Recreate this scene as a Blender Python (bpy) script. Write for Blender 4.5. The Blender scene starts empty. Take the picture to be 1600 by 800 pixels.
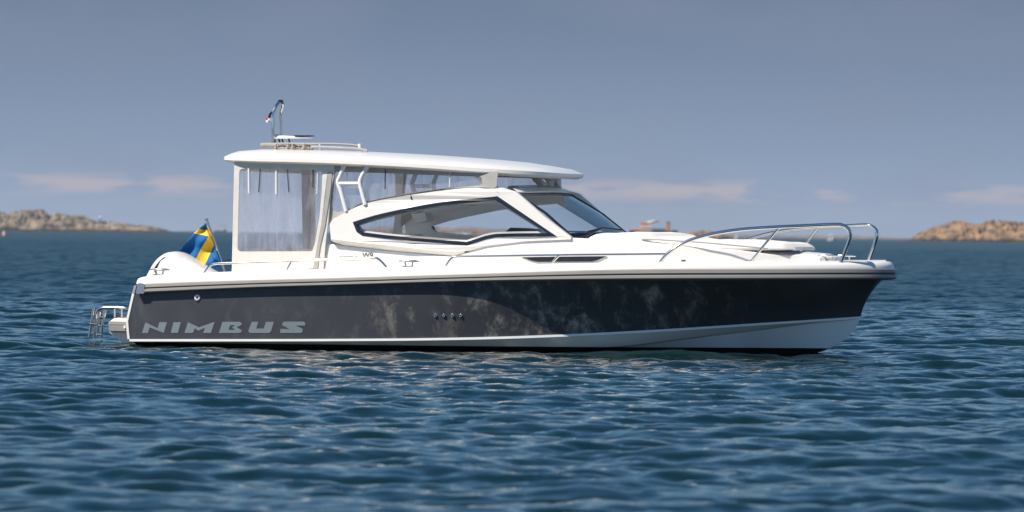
import bpy, math, random
import numpy as np
from mathutils import Vector, Matrix
from mathutils.geometry import tessellate_polygon

random.seed(7)
rad = math.radians
S = bpy.context.scene
COL = S.collection

# ------------------------------------------------------------------ camera
FPX = 8824.0                                   # focal length in pixels of the 1600 px wide photo
CAM = np.array([0.0, -61.4, 1.23])
PITCH = math.atan(34 / FPX)
ROLL = rad(0.64)
_f = np.array([0, math.cos(PITCH), -math.sin(PITCH)])
_r0 = np.array([1.0, 0, 0])
_u0 = np.array([0, math.sin(PITCH), math.cos(PITCH)])
_r = math.cos(ROLL) * _r0 + math.sin(ROLL) * _u0
_u = -math.sin(ROLL) * _r0 + math.cos(ROLL) * _u0
cam_data = bpy.data.cameras.new("camera")
cam = bpy.data.objects.new("camera", cam_data)
COL.objects.link(cam)
cam.matrix_world = Matrix(((_r[0], _u[0], -_f[0], CAM[0]), (_r[1], _u[1], -_f[1], CAM[1]),
                           (_r[2], _u[2], -_f[2], CAM[2]), (0, 0, 0, 1)))
cam_data.sensor_width = 36
cam_data.lens = FPX / 1600 * 36
cam_data.clip_start = 0.5
cam_data.clip_end = 60000
cam_data.dof.use_dof = True
cam_data.dof.focus_distance = 60.6
cam_data.dof.aperture_fstop = 5.2
S.camera = cam

# ------------------------------------------------------------------ light, sky, exposure
SUN_EL, SUN_AZ = 50.0, 240.0                   # azimuth clockwise from +Y: behind the camera, to its left
world = bpy.data.worlds.new("World")
S.world = world
world.use_nodes = True
wn, wl = world.node_tree.nodes, world.node_tree.links
for n in list(wn): wn.remove(n)
def W(t, **k):
    n = wn.new(t)
    for a, b in k.items(): setattr(n, a, b)
    return n
SKY_STR = 0.08
out = W('ShaderNodeOutputWorld'); bg = W('ShaderNodeBackground'); bg.inputs[1].default_value = SKY_STR
sky = W('ShaderNodeTexSky', sky_type='NISHITA')
sky.sun_disc = False; sky.sun_elevation = rad(SUN_EL); sky.sun_rotation = rad(SUN_AZ)
sky.altitude = 0; sky.air_density = 1.0; sky.dust_density = 0.3; sky.ozone_density = 2.2
tc = W('ShaderNodeTexCoord'); sx = W('ShaderNodeSeparateXYZ'); wl.new(tc.outputs['Generated'], sx.inputs[0])
def wmath(op, a, b=None, clamp=False):
    n = W('ShaderNodeMath', operation=op, use_clamp=clamp)
    for i, v in enumerate((a, b)):
        if v is None: continue
        if isinstance(v, (int, float)): n.inputs[i].default_value = v
        else: wl.new(v, n.inputs[i])
    return n.outputs[0]
def wmap(v, a, b, c, d, smooth=True):
    n = W('ShaderNodeMapRange', interpolation_type='SMOOTHSTEP' if smooth else 'LINEAR')
    wl.new(v, n.inputs[0])
    for i, x in enumerate((a, b, c, d)): n.inputs[i + 1].default_value = x
    return n.outputs[0]
def wmix(f, a, b):
    n = W('ShaderNodeMix', data_type='RGBA')
    for s, v in ((n.inputs[0], f), (n.inputs[6], a), (n.inputs[7], b)):
        if isinstance(v, (int, float)): s.default_value = v
        elif isinstance(v, tuple): s.default_value = (*[x / SKY_STR for x in v], 1)
        else: wl.new(v, s)
    return n.outputs[2]
def wnoise(scale_vec, scale, detail, off=(0, 0, 0)):
    mp = W('ShaderNodeMapping'); mp.inputs['Scale'].default_value = scale_vec; mp.inputs['Location'].default_value = off
    wl.new(tc.outputs['Generated'], mp.inputs[0])
    n = W('ShaderNodeTexNoise'); n.inputs['Scale'].default_value = scale; n.inputs['Detail'].default_value = detail
    wl.new(mp.outputs[0], n.inputs['Vector'])
    return n.outputs[0]
Z = sx.outputs['Z']
HAZE_LO, HAZE_HI = (0.25, 0.325, 0.455), (0.120, 0.170, 0.262)
band = wmix(wmap(Z, 0.0, 0.042, 0, 1, False), HAZE_LO, HAZE_HI)          # the hazy air low over the sea
veil = wnoise((22, 22, 60), 1.0, 3, (3.1, 0, 0.4))
band = wmix(wmath('MULTIPLY', wmap(veil, 0.42, 0.68, 0, 1), 0.28), band, (0.205, 0.235, 0.325))
cn = wnoise((75, 75, 420), 1.0, 5, (2.3, 0.0, 0.7))
Xd = sx.outputs['X']
def window(a, b, e=.006): return wmath('MULTIPLY', wmap(Xd, a - e, a + e, 0, 1), wmap(Xd, b - e, b + e, 1, 0))
where = wmath('MAXIMUM', wmath('MAXIMUM', window(-.2, -.068), window(-.064, -.049)), wmath('MAXIMUM', window(.010, .043), window(.072, .085)))
lump = wmap(wmath('ADD', cn, wmath('MULTIPLY', where, .17)), 0.52, 0.68, 0, 1)
cb = wmath('MULTIPLY', wmap(Z, 0.0052, 0.0078, 0, 1), wmap(Z, 0.0082, 0.0108, 1, 0))
cm = wmath('MULTIPLY', wmath('MULTIPLY', lump, cb), 0.7)
band = wmix(cm, band, (0.42, 0.375, 0.41))                                # low pink-grey cumulus bank
hs = W('ShaderNodeHueSaturation'); hs.inputs['Saturation'].default_value = 1.28; wl.new(sky.outputs[0], hs.inputs['Color'])
skyc = wmix(wmap(Z, 0.03, 0.14, 0.0, 1.0), band, hs.outputs[0])
wl.new(skyc, bg.inputs[0]); wl.new(bg.outputs[0], out.inputs[0])

sun_d = bpy.data.lights.new("sun", 'SUN'); sun_d.energy = 5.0; sun_d.angle = rad(0.53); sun_d.color = (1.0, 0.915, 0.79)
sun = bpy.data.objects.new("sun", sun_d); COL.objects.link(sun)
_d = Vector((math.sin(rad(SUN_AZ)) * math.cos(rad(SUN_EL)), math.cos(rad(SUN_AZ)) * math.cos(rad(SUN_EL)), math.sin(rad(SUN_EL))))
sun.rotation_euler = _d.to_track_quat('Z', 'Y').to_euler(); sun.location = _d * 80
S.view_settings.view_transform = 'Standard'; S.view_settings.look = 'None'
S.view_settings.exposure = 0.27; S.view_settings.gamma = 1.0; S.view_settings.use_curve_mapping = False
S.render.engine = 'CYCLES'
S.cycles.use_denoising = True
S.cycles.max_bounces = 10; S.cycles.transparent_max_bounces = 24
S.cycles.caustics_reflective = True; S.cycles.caustics_refractive = False
S.cycles.sample_clamp_indirect = 6.0; S.cycles.blur_glossy = 0.3

# ------------------------------------------------------------------ frames: boat-local (u forward, v starboard, z up)
TH = rad(20.0)
F = np.array([math.cos(TH), -math.sin(TH), 0.0]); SB = np.array([-math.sin(TH), -math.cos(TH), 0.0])
ORG = np.array([0.2, 0.0, 0.0])
def l2w(p): return ORG + p[0] * F + p[1] * SB + np.array([0, 0, p[2]])
def proj(p):
    d = l2w(p) - CAM
    k = d @ _f
    return 800 + FPX * (d @ _r) / k, 400 - FPX * (d @ _u) / k
def ray(px, py):
    return _f + (px - 800) / FPX * _r + (400 - py) / FPX * _u
def PX(px, py, v):
    """boat-local point on the plane at starboard offset v (number or function of (u, z)) seen at a photo pixel"""
    d = ray(px, py); vv = v if not callable(v) else v(0.0, 1.0)
    for _ in range(1 if not callable(v) else 14):
        t = (vv - (CAM - ORG) @ SB) / (d @ SB)
        w = CAM + t * d - ORG
        u, z = w @ F, w[2]
        if callable(v): vv = v(u, z)
    return (u, vv, z)
def far(px, py, dist):
    """world point at a given distance from the camera"""
    d = ray(px, py); return CAM + d * (dist / (d @ np.array([0, 1.0, 0])))
def crv(xs, ys):
    xs, ys = np.array(xs, float), np.array(ys, float)
    m = np.gradient(ys, xs) if len(xs) > 2 else np.full(len(xs), (ys[-1] - ys[0]) / (xs[-1] - xs[0]))
    d = np.diff(ys) / np.diff(xs)
    for i in range(len(d)):
        if d[i] == 0: m[i] = m[i + 1] = 0
    def f(x):
        x = np.clip(x, xs[0], xs[-1]); i = np.clip(np.searchsorted(xs, x) - 1, 0, len(xs) - 2)
        h = xs[i + 1] - xs[i]; t = (x - xs[i]) / h
        return ((2*t**3 - 3*t**2 + 1) * ys[i] + (t**3 - 2*t**2 + t) * h * m[i] + (-2*t**3 + 3*t**2) * ys[i+1] + (t**3 - t**2) * h * m[i+1])
    return f
def lin(tab):
    xs = [a for a, _ in tab]; ys = [b for _, b in tab]
    return lambda x: float(np.interp(x, xs, ys))
def zat(u, v, tab):
    """height at which the point (u, v) of the near side meets the photo line tab: px -> py"""
    z = 0.8
    for _ in range(4):
        px, _y = proj((u, v, z)); py = float(tab(px)); d = ray(px, py)
        k = (np.array(l2w((u, v, 0)))[1] - CAM[1]) / d[1]
        z = CAM[2] + k * d[2]
    return z
def spline(pts, n=8, closed=False):
    P = [np.array(p, float) for p in pts]; o = []; L = len(P)
    for i in range(L if closed else L - 1):
        a, b, c, d = (P[(i - 1) % L], P[i], P[(i + 1) % L], P[(i + 2) % L]) if closed else (P[max(i - 1, 0)], P[i], P[i + 1], P[min(i + 2, L - 1)])
        for k in range(n):
            t = k / n
            o.append(0.5 * ((2*b) + (c - a) * t + (2*a - 5*b + 4*c - d) * t*t + (3*b - a - 3*c + d) * t**3))
    if not closed: o.append(P[-1])
    return o
def rounded(poly, r, n=4):
    """round the corners of a 2D polygon (radius in the same units)"""
    o = []; P = [np.array(p, float) for p in poly]; L = len(P)
    for i in range(L):
        a, b, c = P[i - 1], P[i], P[(i + 1) % L]
        ra = min(r, np.linalg.norm(a - b) * .45, np.linalg.norm(c - b) * .45)
        p0 = b + (a - b) / np.linalg.norm(a - b) * ra; p1 = b + (c - b) / np.linalg.norm(c - b) * ra
        for k in range(n + 1):
            t = k / n; o.append(tuple((1-t)**2 * p0 + 2*t*(1-t) * b + t*t * p1))
    return o
def vnoise(x, y, seed=0):
    xi, yi = np.floor(x).astype(np.int64), np.floor(y).astype(np.int64); fx, fy = x - xi, y - yi
    fx, fy = fx*fx*(3-2*fx), fy*fy*(3-2*fy)
    def h(a, b):
        n = (a * 374761393 + b * 668265263 + seed * 1442695041) & 0xffffffff
        n = ((n ^ (n >> 13)) * 1274126177) & 0xffffffff
        return ((n ^ (n >> 16)) & 0xffff) / 65535.0
    return (h(xi, yi)*(1-fx) + h(xi+1, yi)*fx)*(1-fy) + (h(xi, yi+1)*(1-fx) + h(xi+1, yi+1)*fx)*fy
def fbm(x, y, seed=0, o=4):
    return sum(vnoise(x * 2**k, y * 2**k, seed + k) * 0.5**k for k in range(o)) / (2 - 0.5**(o - 1))

# ------------------------------------------------------------------ materials
def mat(name, col, rough=0.5, metal=0.0, var=0.0, vscale=6.0, bump=0.0, bscale=60.0, coat=0.0, spec=0.5, stretch=(1, 1, 1)):
    m = bpy.data.materials.new(name); m.use_nodes = True
    nt = m.node_tree; b = nt.nodes['Principled BSDF']
    b.inputs['Base Color'].default_value = (*col, 1); b.inputs['Roughness'].default_value = rough
    b.inputs['Metallic'].default_value = metal; b.inputs['Coat Weight'].default_value = coat; b.inputs['Coat Roughness'].default_value = 0.05
    b.inputs['Specular IOR Level'].default_value = spec
    t = nt.nodes.new('ShaderNodeTexCoord'); mp = nt.nodes.new('ShaderNodeMapping'); mp.inputs['Scale'].default_value = stretch
    nt.links.new(t.outputs['Object'], mp.inputs[0])
    if var:
        n = nt.nodes.new('ShaderNodeTexNoise'); n.inputs['Scale'].default_value = vscale; n.inputs['Detail'].default_value = 5
        r = nt.nodes.new('ShaderNodeValToRGB'); r.color_ramp.elements[0].position = .3; r.color_ramp.elements[1].position = .7
        r.color_ramp.elements[0].color = (*[c * (1 - var) for c in col], 1); r.color_ramp.elements[1].color = (*[min(c * (1 + var), 1) for c in col], 1)
        nt.links.new(mp.outputs[0], n.inputs['Vector']); nt.links.new(n.outputs[0], r.inputs[0]); nt.links.new(r.outputs[0], b.inputs['Base Color'])
    if bump:
        n = nt.nodes.new('ShaderNodeTexNoise'); n.inputs['Scale'].default_value = bscale; n.inputs['Detail'].default_value = 3
        k = nt.nodes.new('ShaderNodeBump'); k.inputs['Strength'].default_value = bump; k.inputs['Distance'].default_value = 0.01
        nt.links.new(mp.outputs[0], n.inputs['Vector']); nt.links.new(n.outputs[0], k.inputs['Height']); nt.links.new(k.outputs[0], b.inputs['Normal'])
    return m
def pane(name, tint, milky=0.0, milk=(0.8, 0.8, 0.85), ior=1.45, bump=0.0, bscale=5.0):
    """thin clear sheet: see-through, with Fresnel reflection and, for plastic film, a little milkiness"""
    m = bpy.data.materials.new(name); m.use_nodes = True; nt = m.node_tree
    for n in list(nt.nodes): nt.nodes.remove(n)
    N = nt.nodes.new; L = nt.links.new
    o = N('ShaderNodeOutputMaterial'); tr = N('ShaderNodeBsdfTransparent'); tr.inputs[0].default_value = (*tint, 1)
    gl = N('ShaderNodeBsdfGlossy'); gl.inputs['Roughness'].default_value = 0.02
    lw = N('ShaderNodeLayerWeight'); lw.inputs[0].default_value = .5        # Schlick reflectance, the same from both sides of the sheet
    pw = N('ShaderNodeMath'); pw.operation = 'POWER'; L(lw.outputs['Facing'], pw.inputs[0]); pw.inputs[1].default_value = 5
    f0 = ((ior - 1) / (ior + 1))**2 * 1.6
    fr = N('ShaderNodeMath'); fr.operation = 'MULTIPLY_ADD'; L(pw.outputs[0], fr.inputs[0]); fr.inputs[1].default_value = 1 - f0; fr.inputs[2].default_value = f0
    mx = N('ShaderNodeMixShader'); L(fr.outputs[0], mx.inputs[0]); src = tr.outputs[0]
    t = N('ShaderNodeTexCoord')
    if milky:
        df = N('ShaderNodeBsdfTranslucent'); df.inputs[0].default_value = (*milk, 1)
        dd = N('ShaderNodeBsdfDiffuse'); dd.inputs[0].default_value = (*milk, 1)
        ad = N('ShaderNodeMixShader'); ad.inputs[0].default_value = 0.5; L(df.outputs[0], ad.inputs[1]); L(dd.outputs[0], ad.inputs[2])
        nz = N('ShaderNodeTexNoise'); nz.inputs['Scale'].default_value = 2.2; nz.inputs['Detail'].default_value = 4; nz.inputs['Distortion'].default_value = 1.2
        mp = N('ShaderNodeMapping'); mp.inputs['Scale'].default_value = (5, 1, .7); mp.inputs['Rotation'].default_value = (0, rad(14), 0); L(t.outputs['Object'], mp.inputs[0]); L(mp.outputs[0], nz.inputs['Vector'])
        mr = N('ShaderNodeMapRange'); mr.inputs[1].default_value = .3; mr.inputs[2].default_value = .75; mr.inputs[3].default_value = milky * .25; mr.inputs[4].default_value = milky * 2.1
        L(nz.outputs[0], mr.inputs[0])
        m2 = N('ShaderNodeMixShader'); L(mr.outputs[0], m2.inputs[0]); L(tr.outputs[0], m2.inputs[1]); L(ad.outputs[0], m2.inputs[2]); src = m2.outputs[0]
    L(src, mx.inputs[1]); L(gl.outputs[0], mx.inputs[2]); L(mx.outputs[0], o.inputs[0])
    if bump:
        nz = N('ShaderNodeTexNoise'); nz.inputs['Scale'].default_value = bscale; L(t.outputs['Object'], nz.inputs['Vector'])
        b = N('ShaderNodeBump'); b.inputs['Strength'].default_value = bump; b.inputs['Distance'].default_value = .03
        L(nz.outputs[0], b.inputs['Height']); L(b.outputs[0], gl.inputs['Normal'])
    return m

M = {}
M['gel'] = mat('white gelcoat', (0.82, 0.79, 0.75), 0.28, coat=0.3, var=0.012, vscale=2.5)
M['gel_in'] = mat('cream moulding', (0.80, 0.77, 0.71), 0.5, var=0.03)
M['hullpaint'] = mat('graphite hull paint', (0.057, 0.061, 0.070), 0.32, coat=0.0, spec=0.4, var=0.10, vscale=1.6, stretch=(1, 1, .5))
M['bootwhite'] = mat('white boot stripe', (0.84, 0.855, 0.85), 0.3, var=0.04, vscale=3)
M['rail'] = mat('grey rubbing strake', (0.30, 0.285, 0.27), 0.42, var=0.05, vscale=4)
M['railgroove'] = mat('dark strake groove', (0.13, 0.125, 0.12), 0.5, var=.05)
M['chrome'] = mat('polished stainless steel', (0.76, 0.72, 0.67), 0.10, 1.0, var=0.02)
M['black'] = mat('black plastic', (0.018, 0.02, 0.024), 0.4, var=0.1)
M['navyframe'] = mat('black window band', (0.012, 0.017, 0.032), 0.22, var=0.05)
M['canvas'] = mat('off white canvas', (0.70, 0.67, 0.62), 0.85, var=0.05, vscale=9, bump=0.35, bscale=14)
M['canvasgrey'] = mat('grey canvas', (0.40, 0.385, 0.365), 0.9, var=0.07, vscale=9, bump=0.3, bscale=14)
M['cushion'] = mat('white vinyl cover', (0.80, 0.77, 0.73), 0.6, var=0.02, bump=0.25, bscale=9)
M['letter'] = mat('pale grey lettering', (0.20, 0.235, 0.265), 0.35, var=0.03)
M['teak'] = mat('teak decking', (0.36, 0.22, 0.11), 0.65, var=0.25, vscale=8, stretch=(1, 12, 1))
M['paint_white'] = mat('white painted tube', (0.80, 0.80, 0.80), 0.35, var=0.02)
M['strap_w'] = mat('white strap', (0.75, 0.75, 0.75), 0.7, var=.04)
M['strap_d'] = mat('dark strap', (0.05, 0.05, 0.055), 0.7, var=.1)
M['beige'] = mat('beige rolled canvas', (0.36, 0.32, 0.27), 0.9, var=0.15, vscale=14, bump=0.5, bscale=25)
M['seat'] = mat('grey leather', (0.42, 0.43, 0.45), 0.55, var=.05)
M['glass'] = pane('window glass', (0.965, 0.98, 0.985), ior=1.35)
M['windscreen'] = pane('tinted windscreen glass', (0.90, 0.95, 0.98), ior=1.4)
M['vinyl'] = pane('clear vinyl film', (0.985, 0.985, 0.995), milky=0.19, milk=(0.80, 0.82, 0.95), ior=1.3, bump=0.5, bscale=4)
M['blue'] = mat('blue flag cloth', (0.0, 0.105, 0.32), 0.8, var=.06, bump=.2, bscale=20)
M['yellow'] = mat('yellow flag cloth', (0.78, 0.50, 0.03), 0.8, var=.05, bump=.2, bscale=20)
M['red'] = mat('red cloth', (0.50, 0.05, 0.05), 0.8, var=.05)
M['navy'] = mat('navy cloth', (0.01, 0.01, 0.06), 0.8, var=.05)
M['white'] = mat('white cloth', (0.8, 0.8, 0.8), 0.8, var=.03)

def wave_light_paint(m):  # pale wisps put the light thrown up by the waves into the hull colour
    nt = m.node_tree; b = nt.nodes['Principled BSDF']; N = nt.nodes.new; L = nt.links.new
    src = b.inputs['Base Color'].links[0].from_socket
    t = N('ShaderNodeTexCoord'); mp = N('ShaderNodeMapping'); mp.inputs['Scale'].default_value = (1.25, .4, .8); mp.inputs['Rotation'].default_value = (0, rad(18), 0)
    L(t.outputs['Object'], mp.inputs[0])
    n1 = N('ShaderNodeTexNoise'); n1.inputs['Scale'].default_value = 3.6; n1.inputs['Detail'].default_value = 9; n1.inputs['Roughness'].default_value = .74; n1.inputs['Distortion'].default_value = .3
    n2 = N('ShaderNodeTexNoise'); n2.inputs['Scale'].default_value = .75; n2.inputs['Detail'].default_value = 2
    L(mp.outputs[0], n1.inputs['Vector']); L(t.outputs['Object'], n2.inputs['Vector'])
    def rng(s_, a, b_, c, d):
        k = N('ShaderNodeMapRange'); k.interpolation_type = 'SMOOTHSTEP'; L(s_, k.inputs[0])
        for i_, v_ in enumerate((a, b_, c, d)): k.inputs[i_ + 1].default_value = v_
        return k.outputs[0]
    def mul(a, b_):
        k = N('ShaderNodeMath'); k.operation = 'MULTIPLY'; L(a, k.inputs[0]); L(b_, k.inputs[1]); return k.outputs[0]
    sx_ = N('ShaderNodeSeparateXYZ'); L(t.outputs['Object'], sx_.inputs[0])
    where = mul(rng(sx_.outputs['X'], -2.6, .2, .12, 1.0), rng(sx_.outputs['X'], 1.7, 3.3, 1.0, .05))   # painted wave light, strongest from amidships forward, fading at both ends
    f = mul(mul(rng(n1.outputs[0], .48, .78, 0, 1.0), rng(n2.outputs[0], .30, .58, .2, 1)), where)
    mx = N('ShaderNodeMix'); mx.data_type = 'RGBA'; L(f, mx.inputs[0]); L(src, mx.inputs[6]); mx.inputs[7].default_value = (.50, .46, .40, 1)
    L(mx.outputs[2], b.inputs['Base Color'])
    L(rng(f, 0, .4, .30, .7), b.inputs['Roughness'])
wave_light_paint(M['hullpaint'])
_a, _b = PX(203, 535, 1.25), PX(1290, 544.5, 0.0)
ANTI_K = -(_b[2] - _a[2]) / (_b[0] - _a[0]); ANTI_Z = _a[2] + ANTI_K * _a[0]
# bottom paint: black antifouling below the painted waterline
def bottom_material():
    m = mat('white bottom with black antifouling', (0.62, 0.66, 0.66), 0.35)
    nt = m.node_tree; b = nt.nodes['Principled BSDF']
    t = nt.nodes.new('ShaderNodeTexCoord'); s = nt.nodes.new('ShaderNodeSeparateXYZ'); nt.links.new(t.outputs['Object'], s.inputs[0])
    r = nt.nodes.new('ShaderNodeValToRGB'); r.color_ramp.interpolation = 'CONSTANT'
    mr = nt.nodes.new('ShaderNodeMapRange'); mr.inputs[1].default_value = -1; mr.inputs[2].default_value = 1
    ma = nt.nodes.new('ShaderNodeMath'); ma.operation = 'MULTIPLY_ADD'; nt.links.new(s.outputs['X'], ma.inputs[0]); ma.inputs[1].default_value = ANTI_K; nt.links.new(s.outputs['Z'], ma.inputs[2]); nt.links.new(ma.outputs[0], mr.inputs[0]); nt.links.new(mr.outputs[0], r.inputs[0])
    r.color_ramp.elements[0].color = (0.008, 0.008, 0.009, 1)
    r.color_ramp.elements[1].position = 0.5 + 0.5 * ANTI_Z; r.color_ramp.elements[1].color = (0.84, 0.855, 0.84, 1)
    nt.links.new(r.outputs[0], b.inputs['Base Color'])
    return m
M['bottom'] = bottom_material()

# ------------------------------------------------------------------ mesh helpers
class B:
    """collects geometry (boat-local u, v, z) into one mesh"""
    def __init__(s): s.v, s.f, s.m, s.sm = [], [], [], []
    def add(s, vs, fs, mi=0, smooth=True):
        o = len(s.v); s.v += [tuple(float(c) for c in p) for p in vs]
        for f in fs: s.f.append([o + i for i in f]); s.m.append(mi); s.sm.append(smooth)
        return s
    def loft(s, lines, mi=0, closed=False, smooth=True, cap=False):
        n = len(lines[0]); vs = [p for l in lines for p in l]; fs = []
        for a in range(len(lines) - 1):
            for i in range(n if closed else n - 1):
                j = (i + 1) % n; fs.append((a*n + i, a*n + j, (a+1)*n + j, (a+1)*n + i))
        s.add(vs, fs, mi, smooth)
        if cap:
            s.add(lines[0], [list(range(n))[::-1]], mi, False); s.add(lines[-1], [list(range(n))], mi, False)
        return s
    def tube(s, pts, r, mi=0, n=10, cap=True):
        P = [np.array(p, float) for p in pts]; rings = []; nrm = None
        for i, p in enumerate(P):
            t = P[min(i + 1, len(P) - 1)] - P[max(i - 1, 0)]; t /= np.linalg.norm(t) + 1e-12
            if nrm is None:
                a = np.array([0, 0, 1.0]) if abs(t[2]) < .9 else np.array([1.0, 0, 0]); nrm = np.cross(t, a)
            nrm = nrm - (nrm @ t) * t; nrm /= np.linalg.norm(nrm); b = np.cross(t, nrm)
            rr = r[i] if isinstance(r, (list, tuple)) else r
            rings.append([p + rr * (math.cos(2*math.pi*k/n) * nrm + math.sin(2*math.pi*k/n) * b) for k in range(n)])
        return s.loft(rings, mi, True, True, cap)
    def box(s, c, h, mi=0, bev=0.0):
        """box with chamfered vertical outline: centre c, half sizes h"""
        cx, cy, cz = c; hx, hy, hz = h; b = min(bev, hx * .45, hy * .45, hz * .45) if bev else 0
        def ring(ix, z):
            x, y = hx - ix, hy - ix; k = b if b else 0
            pts = [(-x + k, -y), (x - k, -y), (x, -y + k), (x, y - k), (x - k, y), (-x + k, y), (-x, y - k), (-x, -y + k)] if b else [(-x, -y), (x, -y), (x, y), (-x, y)]
            return [(cx + p, cy + q, z) for p, q in pts]
        rings = [ring(b, cz - hz), ring(0, cz - hz + b), ring(0, cz + hz - b), ring(b, cz + hz)] if b else [ring(0, cz - hz), ring(0, cz + hz)]
        return s.loft(rings, mi, True, False, True)
    def slab(s, outer, holes=(), vf=1.0, th=0.03, mi=0, sign=1, smooth=False):
        """panel traced on the surface v = vf(u, z), thickness th inboard; sign=-1 mirrors it to port"""
        loops = [outer] + list(holes); fr = [[PX(x, y, vf) for x, y in l] for l in loops]
        flat2 = [[Vector((p[0], p[2], 0)) for p in l] for l in fr]
        tris = tessellate_polygon(flat2); allp = [p for l in fr for p in l]; n = len(allp)
        front = [(u, sign * v, z) for u, v, z in allp]; back = [(u, sign * (v - th), z) for u, v, z in allp]
        s.add(front, tris, mi, smooth)
        if not th: return s
        s.add(back, [t[::-1] for t in tris], mi, smooth)
        o = 0
        for l in fr:
            k = len(l); fs = [(i, (i + 1) % k, k + (i + 1) % k, k + i) for i in range(k)]
            s.add(front[o:o + k] + back[o:o + k], fs, mi, False); o += k
        return s
    def mirror(s):
        n = len(s.v); f0, m0, s0 = list(s.f), list(s.m), list(s.sm)
        s.v += [(u, -v, z) for u, v, z in s.v]
        s.f += [[n + i for i in f[::-1]] for f in f0]; s.m += m0; s.sm += s0
        return s
    def build(s, name, mats, parent=None, world=False, merge=1e-4, bevel=0):
        me = bpy.data.meshes.new(name)
        vs = s.v if world else [(u, -v, z) for u, v, z in s.v]
        me.from_pydata(vs, [], s.f)
        for m in (mats if isinstance(mats, (list, tuple)) else [mats]): me.materials.append(M[m] if isinstance(m, str) else m)
        me.polygons.foreach_set('material_index', s.m); me.polygons.foreach_set('use_smooth', s.sm)
        import bmesh
        bm = bmesh.new(); bm.from_mesh(me)
        if merge: bmesh.ops.remove_doubles(bm, verts=bm.verts, dist=merge)
        bmesh.ops.dissolve_degenerate(bm, edges=bm.edges, dist=1e-6)
        bmesh.ops.recalc_face_normals(bm, faces=bm.faces)
        for e in bm.edges:
            if len(e.link_faces) == 2 and e.calc_face_angle(0) > rad(38): e.smooth = False
        bm.to_mesh(me); bm.free(); me.update()
        o = bpy.data.objects.new(name, me); COL.objects.link(o)
        if parent is not None: o.parent = parent
        if bevel:
            md = o.modifiers.new('bevel', 'BEVEL'); md.width = bevel; md.segments = 2; md.limit_method = 'ANGLE'; md.angle_limit = rad(40)
        return o
def thing(name, label, cat, loc=(0, 0, 0), rz=0.0, group=None):
    o = bpy.data.objects.new(name, None); COL.objects.link(o); o.empty_display_size = 0.3
    o.location = loc; o.rotation_euler = (0, 0, rz); o['label'] = label; o['category'] = cat
    if group: o['group'] = group
    return o
def on_boat(name, label, cat, group=None):
    return thing(name, label, cat, tuple(ORG), -TH, group)
def pxs(l, v): return [PX(x, y, v) for x, y in l]
def pxv(l): return [PX(x, y, v) for x, y, v in l]

# ------------------------------------------------------------------ water
def band_tile(n, size, lmin, lmax, wind, spread, seed):
    rng = np.random.default_rng(seed)
    k1 = 2*np.pi*np.fft.fftfreq(n, size/n); kx, ky = np.meshgrid(k1, k1, indexing='ij'); k = np.hypot(kx, ky) + 1e-9
    c = (kx*math.cos(wind) + ky*math.sin(wind)) / k
    a = k**-1.6 * (np.abs(c)**spread + 0.10) * ((k < 2*np.pi/lmin) & (k > 2*np.pi/lmax)) * np.where(c > 0, 1, .35)
    spec = a * (rng.normal(size=(n, n)) + 1j*rng.normal(size=(n, n)))
    h = np.fft.ifft2(spec).real
    dx = np.fft.ifft2(-1j*kx/k*spec).real; dy = np.fft.ifft2(-1j*ky/k*spec).real
    s = h.std(); return h/s, dx/s, dy/s
def sample(t, size, x, y):
    n = t[0].shape[0]; gx = (x/size*n) % n; gy = (y/size*n) % n
    i, j = gx.astype(int) % n, gy.astype(int) % n; fx, fy = gx - np.floor(gx), gy - np.floor(gy); i1, j1 = (i+1) % n, (j+1) % n
    return [g[i, j]*(1-fx)*(1-fy) + g[i1, j]*fx*(1-fy) + g[i, j1]*(1-fx)*fy + g[i1, j1]*fx*fy for g in t]
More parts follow.
